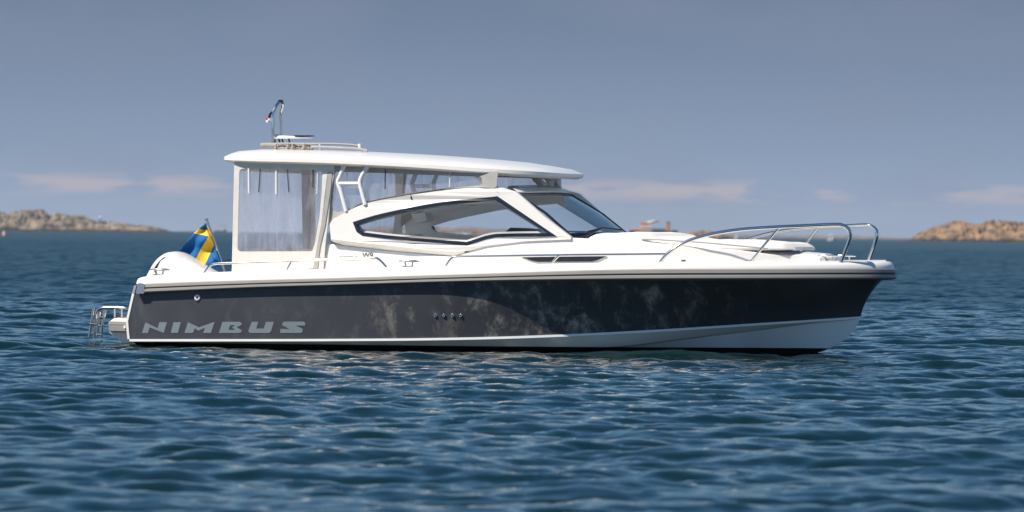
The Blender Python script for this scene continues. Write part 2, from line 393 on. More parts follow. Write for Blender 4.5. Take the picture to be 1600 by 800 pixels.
def make_water():
    rows = [6.0]
    while rows[-1] < 9000:
        d = rows[-1]; rows.append(d + float(np.interp(d, [6, 20, 24, 66, 115, 170, 300, 600, 760, 9000], [.15, .15, .05, .05, .085, .15, .26, .45, 2.2, 60.])))
    d = np.array(rows); ncol = 720
    t = np.linspace(-1, 1, ncol); t = 0.30*(0.6*t + 0.4*t**3)
    D, T = np.meshgrid(d, t, indexing='ij'); X = (D + 38)*T; Y = D + CAM[1]
    step = np.maximum(np.gradient(d)[:, None]*np.ones_like(T), (D + 38)*0.30*0.6*2/ncol)
    VAR = np.zeros_like(X); H = np.full_like(X, -0.045); DX = np.zeros_like(X); DY = np.zeros_like(X)
    for (n, size, l0, l1, rms, chop, wd, seed, spr) in ((320, 7.3, .11, .34, .0045, .6, 70, 1, 1.0), (320, 17.1, .34, .9, .0125, .8, 104, 2, 1.5),
                                                 (256, 41.0, .9, 2.4, .0165, .8, 82, 3, 2.2), (256, 118., 2.4, 7, .019, .8, 98, 4, 2.2)):
        h, dx, dy = sample(band_tile(n, size, l0, l1, rad(wd), spr, seed), size, X + seed*3.7, Y + seed*5.1)
        w = rms*np.clip((l0*4/step - 1)/5, 0, 1)
        sl = rms*2*np.pi/math.sqrt(l0*l1); VAR += sl*sl*(1 - (w/rms)**2)
        H += w*h; DX += w*chop*dx; DY += w*chop*dy
    V = np.stack([X + DX, Y + DY, H], -1).reshape(-1, 3).astype(np.float32)
    R, C = X.shape; a = (np.arange(R-1)[:, None]*C + np.arange(C-1)[None, :]).ravel()
    q = np.stack([a, a+1, a+C+1, a+C], 1).astype(np.int32)
    me = bpy.data.meshes.new('water'); me.vertices.add(len(V)); me.vertices.foreach_set('co', V.ravel())
    me.loops.add(q.size); me.loops.foreach_set('vertex_index', q.ravel())
    me.polygons.add(len(q)); me.polygons.foreach_set('loop_start', np.arange(0, q.size, 4, dtype=np.int32))
    me.polygons.foreach_set('use_smooth', np.ones(len(q), bool)); me.update()
    m = mat('sea water', (0.003, 0.0165, 0.0175), 0.05); nt = m.node_tree; b = nt.nodes['Principled BSDF']
    b.inputs['IOR'].default_value = 1.333
    tcn = nt.nodes.new('ShaderNodeTexCoord'); nz = nt.nodes.new('ShaderNodeTexNoise'); nz.inputs['Scale'].default_value = 10.0; nz.inputs['Detail'].default_value = 6; nz.inputs['Roughness'].default_value = .6
    mp = nt.nodes.new('ShaderNodeMapping'); mp.inputs['Scale'].default_value = (1, 1.5, 1)
    nt.links.new(tcn.outputs['Object'], mp.inputs[0]); nt.links.new(mp.outputs[0], nz.inputs['Vector'])
    n2 = nt.nodes.new('ShaderNodeTexNoise'); n2.inputs['Scale'].default_value = 1.1; n2.inputs['Detail'].default_value = 3
    nt.links.new(mp.outputs[0], n2.inputs['Vector'])
    k1 = nt.nodes.new('ShaderNodeBump'); k1.inputs['Strength'].default_value = 0.28; k1.inputs['Distance'].default_value = 0.014
    nt.links.new(nz.outputs[0], k1.inputs['Height'])
    nt.links.new(k1.outputs[0], b.inputs['Normal'])
    at = me.attributes.new('ripple_roughness', 'FLOAT', 'POINT')      # waves finer than the sheet's own mesh
    rr = np.sqrt(np.sqrt(2*VAR*.14) + .03**2).astype(np.float32).ravel(); at.data.foreach_set('value', np.clip(rr, .03, .62))
    an = nt.nodes.new('ShaderNodeAttribute'); an.attribute_name = 'ripple_roughness'; nt.links.new(an.outputs['Fac'], b.inputs['Roughness'])
    me.materials.append(m)
    o = bpy.data.objects.new('water', me); COL.objects.link(o); o['kind'] = 'structure'
    o['label'] = 'choppy deep blue sea reaching to the horizon'
make_water()

# ------------------------------------------------------------------ THE BOAT
boat = on_boat('motor_boat', 'white day cruiser with dark graphite hull and canvas enclosed cockpit', 'motor boat')
NS = 72
sgrid = np.linspace(0, 1, NS)
gg = 1 - (1 - sgrid)**1.9
U0, UT = -4.03, 3.97
Rtab = [(-4.03, 1.40), (-3, 1.45), (-1.5, 1.49), (0, 1.49), (1, 1.43), (1.8, 1.31), (2.4, 1.16), (2.9, .98), (3.35, .74), (3.68, .49), (3.87, .27), (3.95, .11), (3.97, 0)]
UT = 4.12; Rtab = [(a + .15 * min(1, max(0, (a - 1) / 2.97)), b) for a, b in Rtab]
_rx = [math.sqrt(max(UT - a, 0)) for a, _ in Rtab][::-1]; _rf = crv(_rx, [b for _, b in Rtab][::-1])
def Rv(u): return float(_rf(math.sqrt(max(UT - u, 0))))
sheer = crv([190, 214, 235, 340, 515, 620, 800, 960, 1200, 1380, 1420], [436, 434, 431, 425.5, 420.5, 417.5, 413.5, 410.5, 409, 408.5, 408.5])
railtop = crv([190, 224, 400, 520, 740, 960, 1200, 1390, 1420], [445, 443.5, 437.5, 434.5, 428, 421.5, 420, 419.5, 419.5])
railbot = crv([190, 224, 400, 520, 740, 960, 1200, 1390, 1420], [460, 458.5, 450.5, 447, 440.5, 438.2, 437.5, 437, 437])
def rim(dv, tab, f=None, tab2=None, u0=U0):
    """line running round the bow, offset dv outward from the strake plan; height from a photo line (or between two)"""
    o = []
    for g in gg:
        u = u0 + (UT - u0) * g; v = Rv(u); k = math.sqrt(max(UT - u, 0))
        nv = max(v + dv * min(1, k * 2.2 + .0), 0) if g < 1 else 0.0
        uu = u + dv * max(0, 1 - k / 1.1)**1.0
        z = zat(uu, nv, tab)
        if tab2: z += f * (zat(uu, nv, tab2) - z)
        o.append((uu, nv, z))
    return o
# hull topsides
Htop = rim(-0.06, railbot, u0=PX(210, 459, 1.34)[0])
Htop = [(u - .11 * max(0, 1 - math.sqrt(max(UT - .05 - u, 0)) / .9), v, z) for u, v, z in Htop]
btab = [(203, 530), (520, 529.5), (655, 528.5), (800, 525.5), (1000, 516.5), (1190, 504.5), (1345, 494.3), (1400, 490)]
bline = crv([a for a, _ in btab], [b for _, b in btab])
ub0, ub1 = PX(203, 530, 1.33)[0], PX(1345, 494.3, 0)[0]
bv = crv([0, .13, .32, .47, .58, .68, .78, .87, .94, 1], [1.33, 1.37, 1.375, 1.31, 1.18, .97, .70, .40, .175, 0.0])
Bl = [];
for g in gg:
    u = ub0 + (ub1 - ub0) * g; v = max(float(bv(g)), 0) if g < 1 else 0; Bl.append((u, v, zat(u, v, bline)))
inter = []
for f in (.2, .4, .6, .8):
    l = []
    for i, (a, b) in enumerate(zip(Htop, Bl)):
        g = gg[i]; p = np.array(a) * (1 - f) + np.array(b) * f
        conc = 0.11 * 4*f*(1-f) * max(0, min(1, (g - .45) / .4)) * max(0, min(1, (1 - g) / .06))
        p[1] = max(p[1] - conc, 0)
        p[0] -= 0.035 * 4*f*(1-f) * max(0, 1 - (1 - g) / .12)
        p[0] -= 0.042 * min(f / .62, (1 - f) / .38) * max(0, 1 - g / .04)
        l.append(tuple(p))
    inter.append(l)
hull = B().loft([Htop] + inter + [Bl], 0)
# boot stripe step, chine, V bottom
Bl2 = [(u, max(v - 0.012, 0), z - 0.004) for u, v, z in Bl]
Bw = [(u - .0, v + (0.012 if v > .02 else 0), z - .001) for u, v, z in Bl]
Bw2 = [(u, v + (0.012 if v > .02 else 0), z - .024) for u, v, z in Bl]
ctab = crv([203, 500, 780, 900, 960, 1075, 1190, 1345, 1400], [534, 538, 542, 543.5, 541.5, 528, 514, 495.5, 492])
cvt = crv([0, .13, .32, .47, .58, .68, .78, .87, .94, 1], [1.25, 1.28, 1.27, 1.19, 1.05, .85, .60, .34, .145, 0])
Cl = []
for g in gg:
    u = ub0 + (ub1 - ub0 - .005) * g; v = max(float(cvt(g)), 0) if g < 1 else 0; Cl.append((u, v, zat(u, v, ctab)))
hull.loft([Bw, Bw2], 1); hull.loft([Bl, Bw], 1); hull.loft([Bw2, Cl], 2)
Cu = [(u, v - .028 * min(1, v / .2), z - .010 * min(1, v / .2)) for u, v, z in Cl]; hull.loft([[(u, v, z - .0004) for u, v, z in Cl], Cu], 2)
stem = [PX(x, y, 0) for x, y in ((1345, 495.5), (1338, 511), (1323, 529), (1291, 547), (1240, 562), (1170, 578))]
su = [p[0] for p in stem][::-1]; sz = [p[2] for p in stem][::-1]
Kl = []
for i, g in enumerate(gg):
    u = ub0 + (ub1 - ub0) * g; Kl.append((u, 0.0, max(float(np.interp(u, su, sz)), -.42) if u > su[0] else -.42 + .2 * max(0, (u - su[0] + 1.5) / 1.5) * 0))
Cs = [(u, v * .998, z - .0006) for u, v, z in Cu]
mid = [(0.5*(a[0] + b[0]), .5*a[1], .5*(a[2] + b[2]) + .0) for a, b in zip(Cs, Kl)]
hull.loft([Cs, mid, Kl], 2)
hull.mirror()
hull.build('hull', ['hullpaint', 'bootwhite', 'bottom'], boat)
# transom: white slab with a rim showing at the quarter
tp = [l[0] for l in [Htop] + inter + [Bl]] + [Cl[0]]
g0 = PX(214, 434.5, 1.32); tp = [(PX(213.5, 446, 1.385)[0], 1.385, PX(213.5, 446, 1.385)[2])] + tp
prof = [(u, v + .006, z) for u, v, z in tp]; loop = prof + [(u, -v, z) for u, v, z in prof[::-1]]
tb = B().loft([loop, [(u - .028, v * .998, z) for u, v, z in loop]], 0, True, False); aft = [(u - .028, v * .998, z) for u, v, z in loop]
n = len(aft); tb.add(aft, [(i, i + 1, n - 2 - i, n - 1 - i) for i in range(n // 2 - 1)], 0, False)
tb.build('transom', 'gel', boat)
# rubbing strake
ru0 = PX(225, 450, 1.40)[0]
prof = [(-.035, 0, 0), (0.0, .07, 0), (.004, .36, 0), (-.006, .40, 1), (-.012, .47, 1), (-.006, .53, 1), (.008, .58, 0), (.010, .80, 0), (.0, .90, 0), (-.012, .95, 1), (-.055, 1.02, 1)]
ls = [rim(dv, railtop, f, railbot, ru0) for dv, f, _ in prof]
rb = B()
for i in range(len(ls) - 1): rb.loft([ls[i], ls[i + 1]], max(prof[i][2], prof[i + 1][2]) if prof[i][2] == prof[i+1][2] or prof[i+1][2] else 0)
rb.mirror(); rb.build('rub_rail', ['rail', 'railgroove'], boat)
# corner castings at the quarters
for sg in (1, -1):
    c = B().slab(rounded([(215.5, 442), (225.5, 443), (225.5, 459), (211.5, 459.5)], 2, 2), (), 1.415, .06, 0, sg)
    c.build('corner_casting', 'chrome', boat, bevel=.004)
# gunwale and deck moulding
gt = rim(-.025, railtop, u0=PX(213, 444, 1.38)[0]); g1 = rim(-.028, railtop, .35, sheer, PX(213, 440, 1.38)[0])
g2 = rim(-.055, railtop, .85, sheer, PX(215.5, 436, 1.36)[0]); g3 = rim(-.085, sheer, u0=PX(221, 433, 1.34)[0])
g4 = [(u - (.03 if i == NS - 1 else 0), max(v - .05, 0), z + .004) for i, (u, v, z) in enumerate(rim(-.10, sheer, u0=PX(224, 433, 1.3)[0]))]
dc = [(u, 0.0, z + .012) for u, v, z in g4]
dk = B().loft([gt, g1, g2, g3, g4, dc], 0).mirror()
st = [l[0] for l in (gt, g1, g2, g3, g4)]; lp = st + [(u, -v, z) for u, v, z in st[::-1]]; nn = len(lp)
dk.add(lp, [(i, i + 1, nn - 2 - i, nn - 1 - i) for i in range(nn // 2 - 1)], 0, False)
dk.build('deck', 'gel', boat)

# ---- cabin: lower side and fore trunk
def vlow(u, z): return float(np.interp(u, [-3.2, -.5, .3, .8, 1.3, 1.9, 2.5, 2.9, 3.2], [1.12, 1.12, 1.10, 1.06, .99, .87, .69, .52, .36])) - 0.10 * (z - .85)
decktab = lin([(480, 423), (620, 419.5), (800, 415.5), (960, 412.5), (1200, 410.5), (1300, 410)])
toptab = crv([500, 526, 619, 709, 730, 891, 965, 1086, 1161, 1207, 1247, 1282], [380, 382, 392, 400, 378, 371, 374.5, 385, 391.5, 396.5, 397.5, 400.5])
toplin = lin([(500, 379), (526, 382), (619, 392), (709, 400), (735, 392), (760, 375), (800, 374), (891, 371.5), (965, 374.5), (1086, 385), (1161, 391.5), (1207, 396.5), (1247, 397.5), (1282, 400.5)])
xs = np.concatenate([np.linspace(502, 890, 60), np.linspace(897, 1281, 60)])
lo = [PX(x, decktab(x) + 3, lambda u, z: vlow(u, z) + .01) for x in xs]
mi_ = [PX(x, toplin(x) + 2.2, vlow) for x in xs]
hi = [PX(x, toplin(x), lambda u, z: vlow(u, z) - .022) for x in xs]
top0 = [(u, v * .55, z + .02) for u, v, z in hi]; top1 = [(u, 0, z + .03) for u, v, z in hi]
tr = B().loft([lo, mi_, hi], 0)
k = 64
tr.loft([hi[k:], top0[k:], top1[k:]], 0)
e = [lo[-1], mi_[-1], hi[-1]]; nose = [(p[0] + .10, p[1] * .6, p[2] - .004) for p in e]; nose2 = [(p[0] + .13, 0, p[2] - .004) for p in e]
tr.loft([e, nose, nose2], 0); tr.loft([[hi[-1], nose[2], nose2[2]], [top1[-1]] * 3], 0)
tr.mirror(); tr.build('fore_trunk', 'gel', boat)

# ---- cabin side wings with the big side windows
def vhouse(u, z):
    px = proj((u, 1.1, z))[0]
    return vlow(u, .95) + float(np.interp(px, [500, 640, 735, 900], [.065, .06, .006, .005])) - 0.11 * max(z - 1.12, 0) - .02 * max(1.1 - z, 0)
outer = [(517, 374), (515, 350), (520, 342)] + [tuple(p) for p in spline([(533, 335.5), (571, 318), (642, 304.5), (700, 297), (747, 293)], 6)] + \
        [(760, 296), (784, 293), (806, 299.5), (850, 338), (892, 370), (892, 374), (830, 376), (760, 384), (735, 391.5), (709, 394), (650, 388.5), (595, 382), (545, 377)]
wtop = [tuple(p) for p in spline([(551, 347), (595, 334), (666, 319.5), (714, 313), (760, 308.5), (777, 306.5)], 5)]
wbot = [tuple(p) for p in spline([(870, 369.5), (790, 370.2), (765, 372.5), (745, 378.5), (730, 383.5)], 4)] + [(642, 376.5), (600, 372.5), (566, 368.2), (557, 362)]
wout = wtop + wbot
def inset(poly, d):
    P = [np.array(p) for p in poly]; L = len(P); o = []
    ar = sum(P[i][0]*P[(i+1) % L][1] - P[(i+1) % L][0]*P[i][1] for i in range(L)); s = 1 if ar > 0 else -1
    for i in range(L):
        a, b, c = P[i - 1], P[i], P[(i + 1) % L]
        e1 = (b - a) / np.linalg.norm(b - a); e2 = (c - b) / np.linalg.norm(c - b)
        n1 = np.array([-e1[1], e1[0]]) * s; n2 = np.array([-e2[1], e2[0]]) * s; m = n1 + n2; m /= np.linalg.norm(m)
        o.append(tuple(b + m * d / max(.45, m @ n1)))
    return o
win = inset(wout, 5.4); wmid = inset(wout, 1.0)
for sg in (1, -1):
    side = B().slab(outer, [wmid], vhouse, .055, 0, sg)
    so = side.build('cabin_side', 'gel', boat)
    fr = B().slab(wout, [win], lambda u, z: vhouse(u, z) + .006, .028, 0, sg).build('window_frame', 'navyframe', so)
    gl = B().slab(inset(wout, 4), (), lambda u, z: vhouse(u, z) - .008, 0, 0, sg).build('window_glass', 'glass', so)
    # cream lining behind the frame
    B().slab(inset(wout, -7), [inset(wout, 8.2)], lambda u, z: vhouse(u, z) - .058, .03, 0, sg).build('window_lining', 'gel_in', so)
    # chamfer under the wing
    ux = np.linspace(517, 726, 30); up = lin([(517, 374), (545, 377), (595, 382), (650, 388.5), (709, 394), (726, 392.5)]); dn = lin([(517, 376), (526, 380), (538, 383.5), (619, 392.5), (709, 400), (726, 396)])
    a = [PX(x, up(x), vhouse) for x in ux]; b2 = [PX(x, dn(x), lambda u, z: vlow(u, z) - .012) for x in ux]
    ch = B().loft([[(u, sg*v, z) for u, v, z in a], [(u, sg*v, z) for u, v, z in b2]], 0)
    ch.build('wing_chamfer', 'gel_in', so)
    # grab rail along the top of the wing
    gp = [tuple(p) for p in spline([(531, 342), (534, 337), (545, 330.5), (571, 316.5), (642, 302.8), (700, 294.8), (745, 290.8), (752, 292), (759, 299.5)], 5)]
    t = B().tube([(u, sg*v, z) for u, v, z in pxs(gp, lambda u, z: vhouse(u, z) - .02)], .0085)
    t.tube([(u, sg*v, z) for u, v, z in pxs([(642, 303), (643, 311)], lambda u, z: vhouse(u, z) - .01)], .009)
    t.build('grab_rail', 'black' if sg == 1 else 'chrome', so)
    # small recessed hull-side port in the trunk
    px_ = np.linspace(814, 948, 30); ptop = lin([(814, 400.8), (948, 399.8)]); pbot = lin([(814, 400.9), (821, 403.5), (829, 407.2), (840, 409.2), (925, 408.6), (934, 406.5), (948, 399.9)])
    rows_ = [[PX(x, ptop(x), lambda u, z: vlow(u, z) + d) for x in px_] for d in (.006,)] + [[PX(x, ptop(x) * (1 - k) + pbot(x) * k, lambda u, z: vlow(u, z) + .024) for x in px_] for k in (0, .33, .66, 1)] + [[PX(x, pbot(x), lambda u, z: vlow(u, z) + .006) for x in px_]]
    B().loft([[(u, sg*v, z) for u, v, z in l] for l in rows_], 0).build('trunk_port', 'navyframe', boat)

# ---- windscreen, header, brow
nb, nt_ = PX(889, 368.5, .985), PX(803, 302.5, .90)
fb, ft = (nb[0], -nb[1], nb[2]), (nt_[0], -nt_[1], nt_[2])
def across(p, bulge, dz=0, n=17, k=1.0, du=0.0):
    o = []
    for i in range(n):
        s = 1 - 2*i/(n - 1); o.append((p[0] + du + bulge * (1 - abs(s)**2.4), p[1] * s * k, p[2] + dz * (1 - s*s)))
    return o
bb, tt = across(nb, .20, .01), across(nt_, .15, .02)
mid_ = [tuple(.5*(np.array(a) + np.array(b)) + np.array([.03, 0, .012])) for a, b in zip(bb, tt)]
ws = B().loft([bb, mid_, tt], 0).build('windscreen', 'windscreen', boat)
lowband = [tuple(np.array(a)*.93 + np.array(b)*.07 + np.array([.006, 0, .006])) for a, b in zip(bb, mid_)]
hiband = [tuple(np.array(a)*.95 + np.array(b)*.05 + np.array([.006, 0, .004])) for a, b in zip(tt, mid_)]
def thick(l1, l2, d=(.012, 0, .008)):
    return B().loft([l1, l2, [tuple(np.array(p) + d) for p in l2], [tuple(np.array(p) + d) for p in l1], l1], 0)
thick([(u, v, z - .01) for u, v, z in bb], lowband).build('glass_band', 'navyframe', ws)
thick(hiband, tt).build('glass_band', 'navyframe', ws)
for sg in (0, -1):   # dark glass edges up the pillars
    pcol = [[l[sg] for l in (bb, mid_, tt)], [tuple(.90*np.array(l[sg]) + .10*np.array(l[sg + 1 if sg == 0 else sg - 1]) + np.array([.01, 0, .006])) for l in (bb, mid_, tt)]]
    thick(pcol[0], pcol[1]).build('glass_edge', 'navyframe', ws)
# wipers
for sg in (1, -1):
    if sg == 1:
        piv, tip, b0, b1 = PX(912, 370.5, .92), PX(942, 356.5, .55), PX(919, 362, .80), PX(972, 359.5, .25)
    else:
        piv, tip, b0, b1 = PX(985, 366, -.35), PX(986, 362, -.5), PX(983, 365, -.2), PX(1000, 364, -.75)
    w = B().tube([piv, tuple(np.array(piv)*.5 + np.array(tip)*.5 + np.array([.02, 0, .015])), tip], [.016, .011, .008]); w.tube([b0, tip, b1], .011)
    w.tube([(piv[0], piv[1], piv[2] - .03), (piv[0], piv[1], piv[2] + .015)], .024)
    w.build('wiper', 'black', ws)
# header beam over the glass, with its brow
hd = [across(nt_, .15, .02, k=1.0, du=.035), across((nt_[0], nt_[1], nt_[2] + .018), .16, .02, du=.04), across((nt_[0], nt_[1], nt_[2] + .055), .13, .02, k=.97, du=-.02), across((nt_[0], nt_[1], nt_[2] + .058), .1, .02, k=.95, du=-.14), across((nt_[0], nt_[1], nt_[2] + .01), .1, .02, k=.95, du=-.14), across(nt_, .15, .02, k=1.0, du=.035)]
B().loft(hd, 0).build('windscreen_header', 'gel', boat)
# cowl and dash inside
db = B().loft([across((nb[0] - .02, nb[1] - .06, nb[2] + .01), .14), across((nb[0] - .45, nb[1] - .06, nb[2] + .055), .08), across((nb[0] - .62, nb[1] - .06, nb[2] + .035), .05), across((nb[0] - .66, nb[1] - .06, nb[2] - .3), .05)], 0)
db.build('dashboard', 'seat', boat)
B().slab([(789, 362), (797, 355.5), (850, 360.5), (852, 366), (790, 367)], (), .6, .5).build('instrument_hood', 'black', boat, bevel=.01)

# ---- roof
RP = [(-3.27, 0), (-3.27, .55), (-3.25, .85), (-3.17, 1.05), (-3.0, 1.14), (-2.6, 1.17), (-1.7, 1.18), (-1, 1.16), (-.4, 1.09), (-.0, .97), (.30, .74), (.45, .42), (.49, 0)]
hp = [tuple(p) for p in spline(RP, 7)]
full = hp + [(u, -v) for u, v in hp[-2:0:-1]]
rbot = crv([340, 355, 365, 500, 642, 760, 815, 877, 930], [249.3, 250, 250.5, 254.3, 261, 269, 272.2, 275, 277.5])
rtop = crv([345, 356, 364, 381, 405, 470, 574, 740, 840, 890, 912], [248, 242.5, 237.5, 233, 231, 233, 236.8, 247, 255.8, 262.5, 271])
def rz_b(u): return zat(u, 1.15, rbot)
def rz_t(u): return zat(u, 0.15, rtop)
rings = []
cu = -1.35
for (ins, fz) in ((.10, -.03), (.015, -.012), (0.0, 0.0), (.003, 'lip'), (.02, .30), (.07, .46), (.16, .66), (.30, .85), (.5, .96), (.75, 1.0), (.97, 1.0)):
    ring = []
    for u, v in full:
        uu = cu + (u - cu) * (1 - ins * (.35 if ins < .3 else .6)) if ins < .97 else cu + (u - cu) * .4
        vv = v * (1 - ins); b_, t_ = rz_b(u), rz_t(uu)
        edge = b_ + .055
        z = b_ + min(.035, (t_ - b_) * .3) if fz == 'lip' else b_ + (t_ - b_) * fz if fz > 0 else b_ + fz
        ring.append((uu, vv, z))
    rings.append(ring)
inner = rings[0]
rf = B().loft(rings, 0, True); rf.add(rings[-1], [list(range(len(full)))], 0, True)
under = [(cu + (u - cu) * .5, v * .4, z + .06) for u, v, z in inner]
rf.loft([under, inner], 1, True); rf.add(under, [list(range(len(full)))], 1, True)
roof = rf.build('roof', ['gel', 'gel_in'], boat)

# ---- canvas and clear film round the cockpit
def vcan(u, z): return 1.15 - .055 * (z - .85)
cv_out = [(366, 251.5), (522, 256), (522, 270), (517, 300), (512, 350), (508, 385), (505, 421), (362, 427), (364, 340)]
cv_win = rounded([(374, 263.5), (504, 266), (501, 347), (490.5, 392.5), (371, 393)], 6, 3)
upper_out = [(521.5, 256.5), (757, 267), (778, 268.5), (776, 292), (758, 299), (747, 294)] + [tuple(p) for p in spline([(745, 294), (700, 297.5), (642, 305.5), (571, 319), (533, 337), (516, 352)], 5)] + [(513, 352)]
upper_win = rounded([(523, 268), (752, 275.5), (754, 288), (743, 290), (700, 294), (642, 301.5), (571, 314.5), (540, 329), (526, 331.5), (518, 326)], 4, 2)
def vup(u, z): return min(vcan(u, z), vhouse(u, z) + .03) - .035
for sg in (1, -1):
    cv = B().slab(cv_out, [cv_win], vcan, .012, 0, sg).build('side_canvas', 'canvas', boat)
    B().slab(inset(cv_win, -2.5), (), lambda u, z: vcan(u, z) - .004, 0, 0, sg).build('clear_window', 'vinyl', cv)
    # doubled strip with the zip by the wing, slightly proud
    B().slab([(505.5, 268), (512, 268.5), (508, 300), (502, 350), (494, 395), (489, 419), (478, 420), (492, 380), (499, 340)], (), lambda u, z: vcan(u, z) + .007, .006, 0, sg).build('zip_flap', 'canvas', cv)
    B().slab([(512.5, 268.5), (519, 269), (516, 300), (508, 352), (500, 385), (496, 420), (489, 420), (495, 385), (502, 350), (509, 300)], (), lambda u, z: vcan(u, z) + .010, .006, 0, sg).build('zip_flap', 'canvasgrey', cv)
    uc = B().slab(upper_out, [upper_win], vup, .012, 0, sg).build('side_canvas', 'canvasgrey', boat)
    B().slab(inset(upper_win, -2), (), lambda u, z: vup(u, z) - .004, 0, 0, sg).build('clear_window', 'vinyl', uc)
    for (x0, y0, x1, y1, w, mt) in ((388, 263, 388.5, 302, 2.2, 'strap_w'), (431, 263, 431, 303.5, 2.2, 'strap_w'), (406.5, 264, 404, 300, 1.4, 'strap_d'), (448.5, 264, 451, 300, 1.4, 'strap_d'), (489, 265, 488.5, 292.5, 1.6, 'strap_d'), (496, 265, 495, 303, 1.2, 'strap_w'), (602, 264, 601.5, 295.5, 1.6, 'strap_d'), (542, 265, 542, 281, 1.6, 'strap_w'), (703, 268, 702, 292, 1.2, 'strap_w')):
        if sg == -1: continue
        B().slab([(x0 - w/2, y0), (x0 + w/2, y0), (x1 + w/2, y1), (x1 - w/2, y1)], (), lambda u, z: (vcan(u, z) if x0 < 515 else vup(u, z)) + .012, .006, 0, sg).build('strap', mt, cv if x0 < 515 else uc)
# aft curtain between the two sides
ac = PX(367, 255, vcan), PX(363.5, 426, vcan)
def aftpanel(name, s0, s1, t0, t1, m_, parent, d=0.0, hole=None):
    def pt(s, t):
        a = np.array(ac[0]) * (1 - t) + np.array(ac[1]) * t; return (a[0] - .05 * (1 - s*s) - d, a[1] * s, a[2])
    g = B(); ss = np.linspace(s0, s1, 13)
    g.loft([[pt(s, t0) for s in ss], [pt(s, t1) for s in ss]], 0); return g.build(name, m_, parent)
aft_c = aftpanel('aft_canvas', 1, -1, .78, 1, 'canvas', boat)
aftpanel('top_strip', 1, -1, 0, .07, 'canvas', aft_c); aftpanel('edge_strip', 1, .86, .07, .78, 'canvas', aft_c); aftpanel('edge_strip', -.80, -1, .07, .78, 'canvasgrey', aft_c)  # port edge strip greyed: the shade on that canvas is put into its colour
aftpanel('clear_window', .86, -.80, .07, .78, 'vinyl', aft_c)
# front curtain between the header and the roof
fn = PX(806, 271.5, .92); zt = fn[2]
fl0 = across((nt_[0] - .08, nt_[1] * .97, nt_[2] + .05), .1, .02); fl1 = across((nt_[0] - .10, nt_[1] * .97, zt + .02), .1, .02)
fc = B().loft([fl0, [tuple(.82*np.array(a) + .18*np.array(b)) for a, b in zip(fl0, fl1)]], 0).build('front_canvas', 'canvasgrey', boat)
B().loft([fl0, fl1], 0).build('clear_window', 'vinyl', fc)
for sg in (1, -1):    # curved canvas gussets of the front curtain
    for (x0, w0, x1, w1) in ((760, 17, 768, 11),):
        if sg == -1 and x0 > 800: continue
        v_ = (lambda u, z: .98) if x0 < 800 else (lambda u, z: .84)
        gs = [tuple(p) for p in spline([(x0, 269.5), (x0 + 3, 278), (x1 - 2, 288), (x1, 294)], 4)] + [tuple(p) for p in spline([(x1 + w1, 293), (x1 + w1 - 6, 284), (x0 + w0, 277), (x0 + w0, 271)], 4)]
        B().slab(gs, (), v_, .01, 0, sg).build('gusset', 'canvasgrey', fc)
for gpx in (828, 851):
    gs = [(gpx, 273.5), (gpx + 13, 274), (gpx + 15, 280), (gpx + 23, 291), (gpx + 14, 291.5), (gpx + 5, 283)]
    B().slab(gs, (), .30 if gpx == 828 else -.45, .012).build('gusset', 'canvasgrey', fc)
# bunched fabric where the curtain is tied off
tf = B(); rows_ = []
for k in range(6):
    q = k / 5; row = []
    for x in np.linspace(753, 785, 26):
        pk = 297.5 - 12.5 * math.exp(-abs((x - 764) / 9.)**1.4) ; y = 299 * (1 - q) + (pk + 1.6 * math.sin(x * 1.3)) * q
        n_ = float(fbm(np.array(x * .35 + q * 1.3), np.array(q * 3.1), 31) - .5)
        row.append(PX(x + 1.2 * n_, y + 1.5 * n_, 1.035 - .05 * q + .10 * n_))
    rows_.append(row)
tf.loft(rows_ + [[(u, v - .07, z - .01) for u, v, z in rows_[-1]]], 0)
tf.build('tied_fabric', 'canvas', fc)

# ---- white tube frames carrying the roof
for sg in (1, -1):
    v_ = lambda u, z: vup(u, z) + .05; f = B()
    for pts in ([(541, 330), (533, 300), (528, 285), (532, 274), (538, 258)], [(571, 320), (566, 302), (562.5, 285), (567, 272), (575, 260)]):
        f.tube([(u, sg*v, z) for u, v, z in pxs([tuple(p) for p in spline(pts, 5)], v_)], .024)
    f.tube([(u, sg*v, z) for u, v, z in pxs([(529, 287), (563, 287)], v_)], .022)
    f.build('roof_support', 'paint_white', boat)
    f = B()
    f.tube([(u, sg*v, z) for u, v, z in pxs([tuple(p) for p in spline([(742, 269), (752, 281), (762, 290), (768, 298)], 4)], .95)], .03)
    f.build('roof_support', 'gel', boat)

# ---- interior glimpsed through the windows
for v0 in (.55, -.45):
    s = B(); c = PX(628, 372, 0); u = c[0]; z = c[2] - .20
    s.loft([[(u + a, v0 + .22*math.cos(t)*k, z + h) for a, t in [(.05*math.sin(t_), t_) for t_ in np.linspace(0, 2*math.pi, 14, endpoint=False)]] for h, k in ((-.12, .8), (0, 1), (.16, 1), (.22, .9), (.25, .5))], 0, True, True, True)
    s.build('seat_back', 'cushion', boat)
    B().box((u + .25, v0, z - .12), (.26, .24, .06), 0, .03).build('seat_cushion', 'cushion', boat)
# white locker on the port side under the wing top, and the ledge below the far window
bx = [(641, 334), (664, 331.5), (668, 345), (650, 349)]
B().slab(bx, (), -.72, .22, 0).build('side_locker', 'gel', boat, bevel=.008)
B().slab([(700, 372), (742, 375.5), (730, 384), (702, 383)], (), -.55, .38, 0).build('side_shelf', 'gel', boat, bevel=.006)

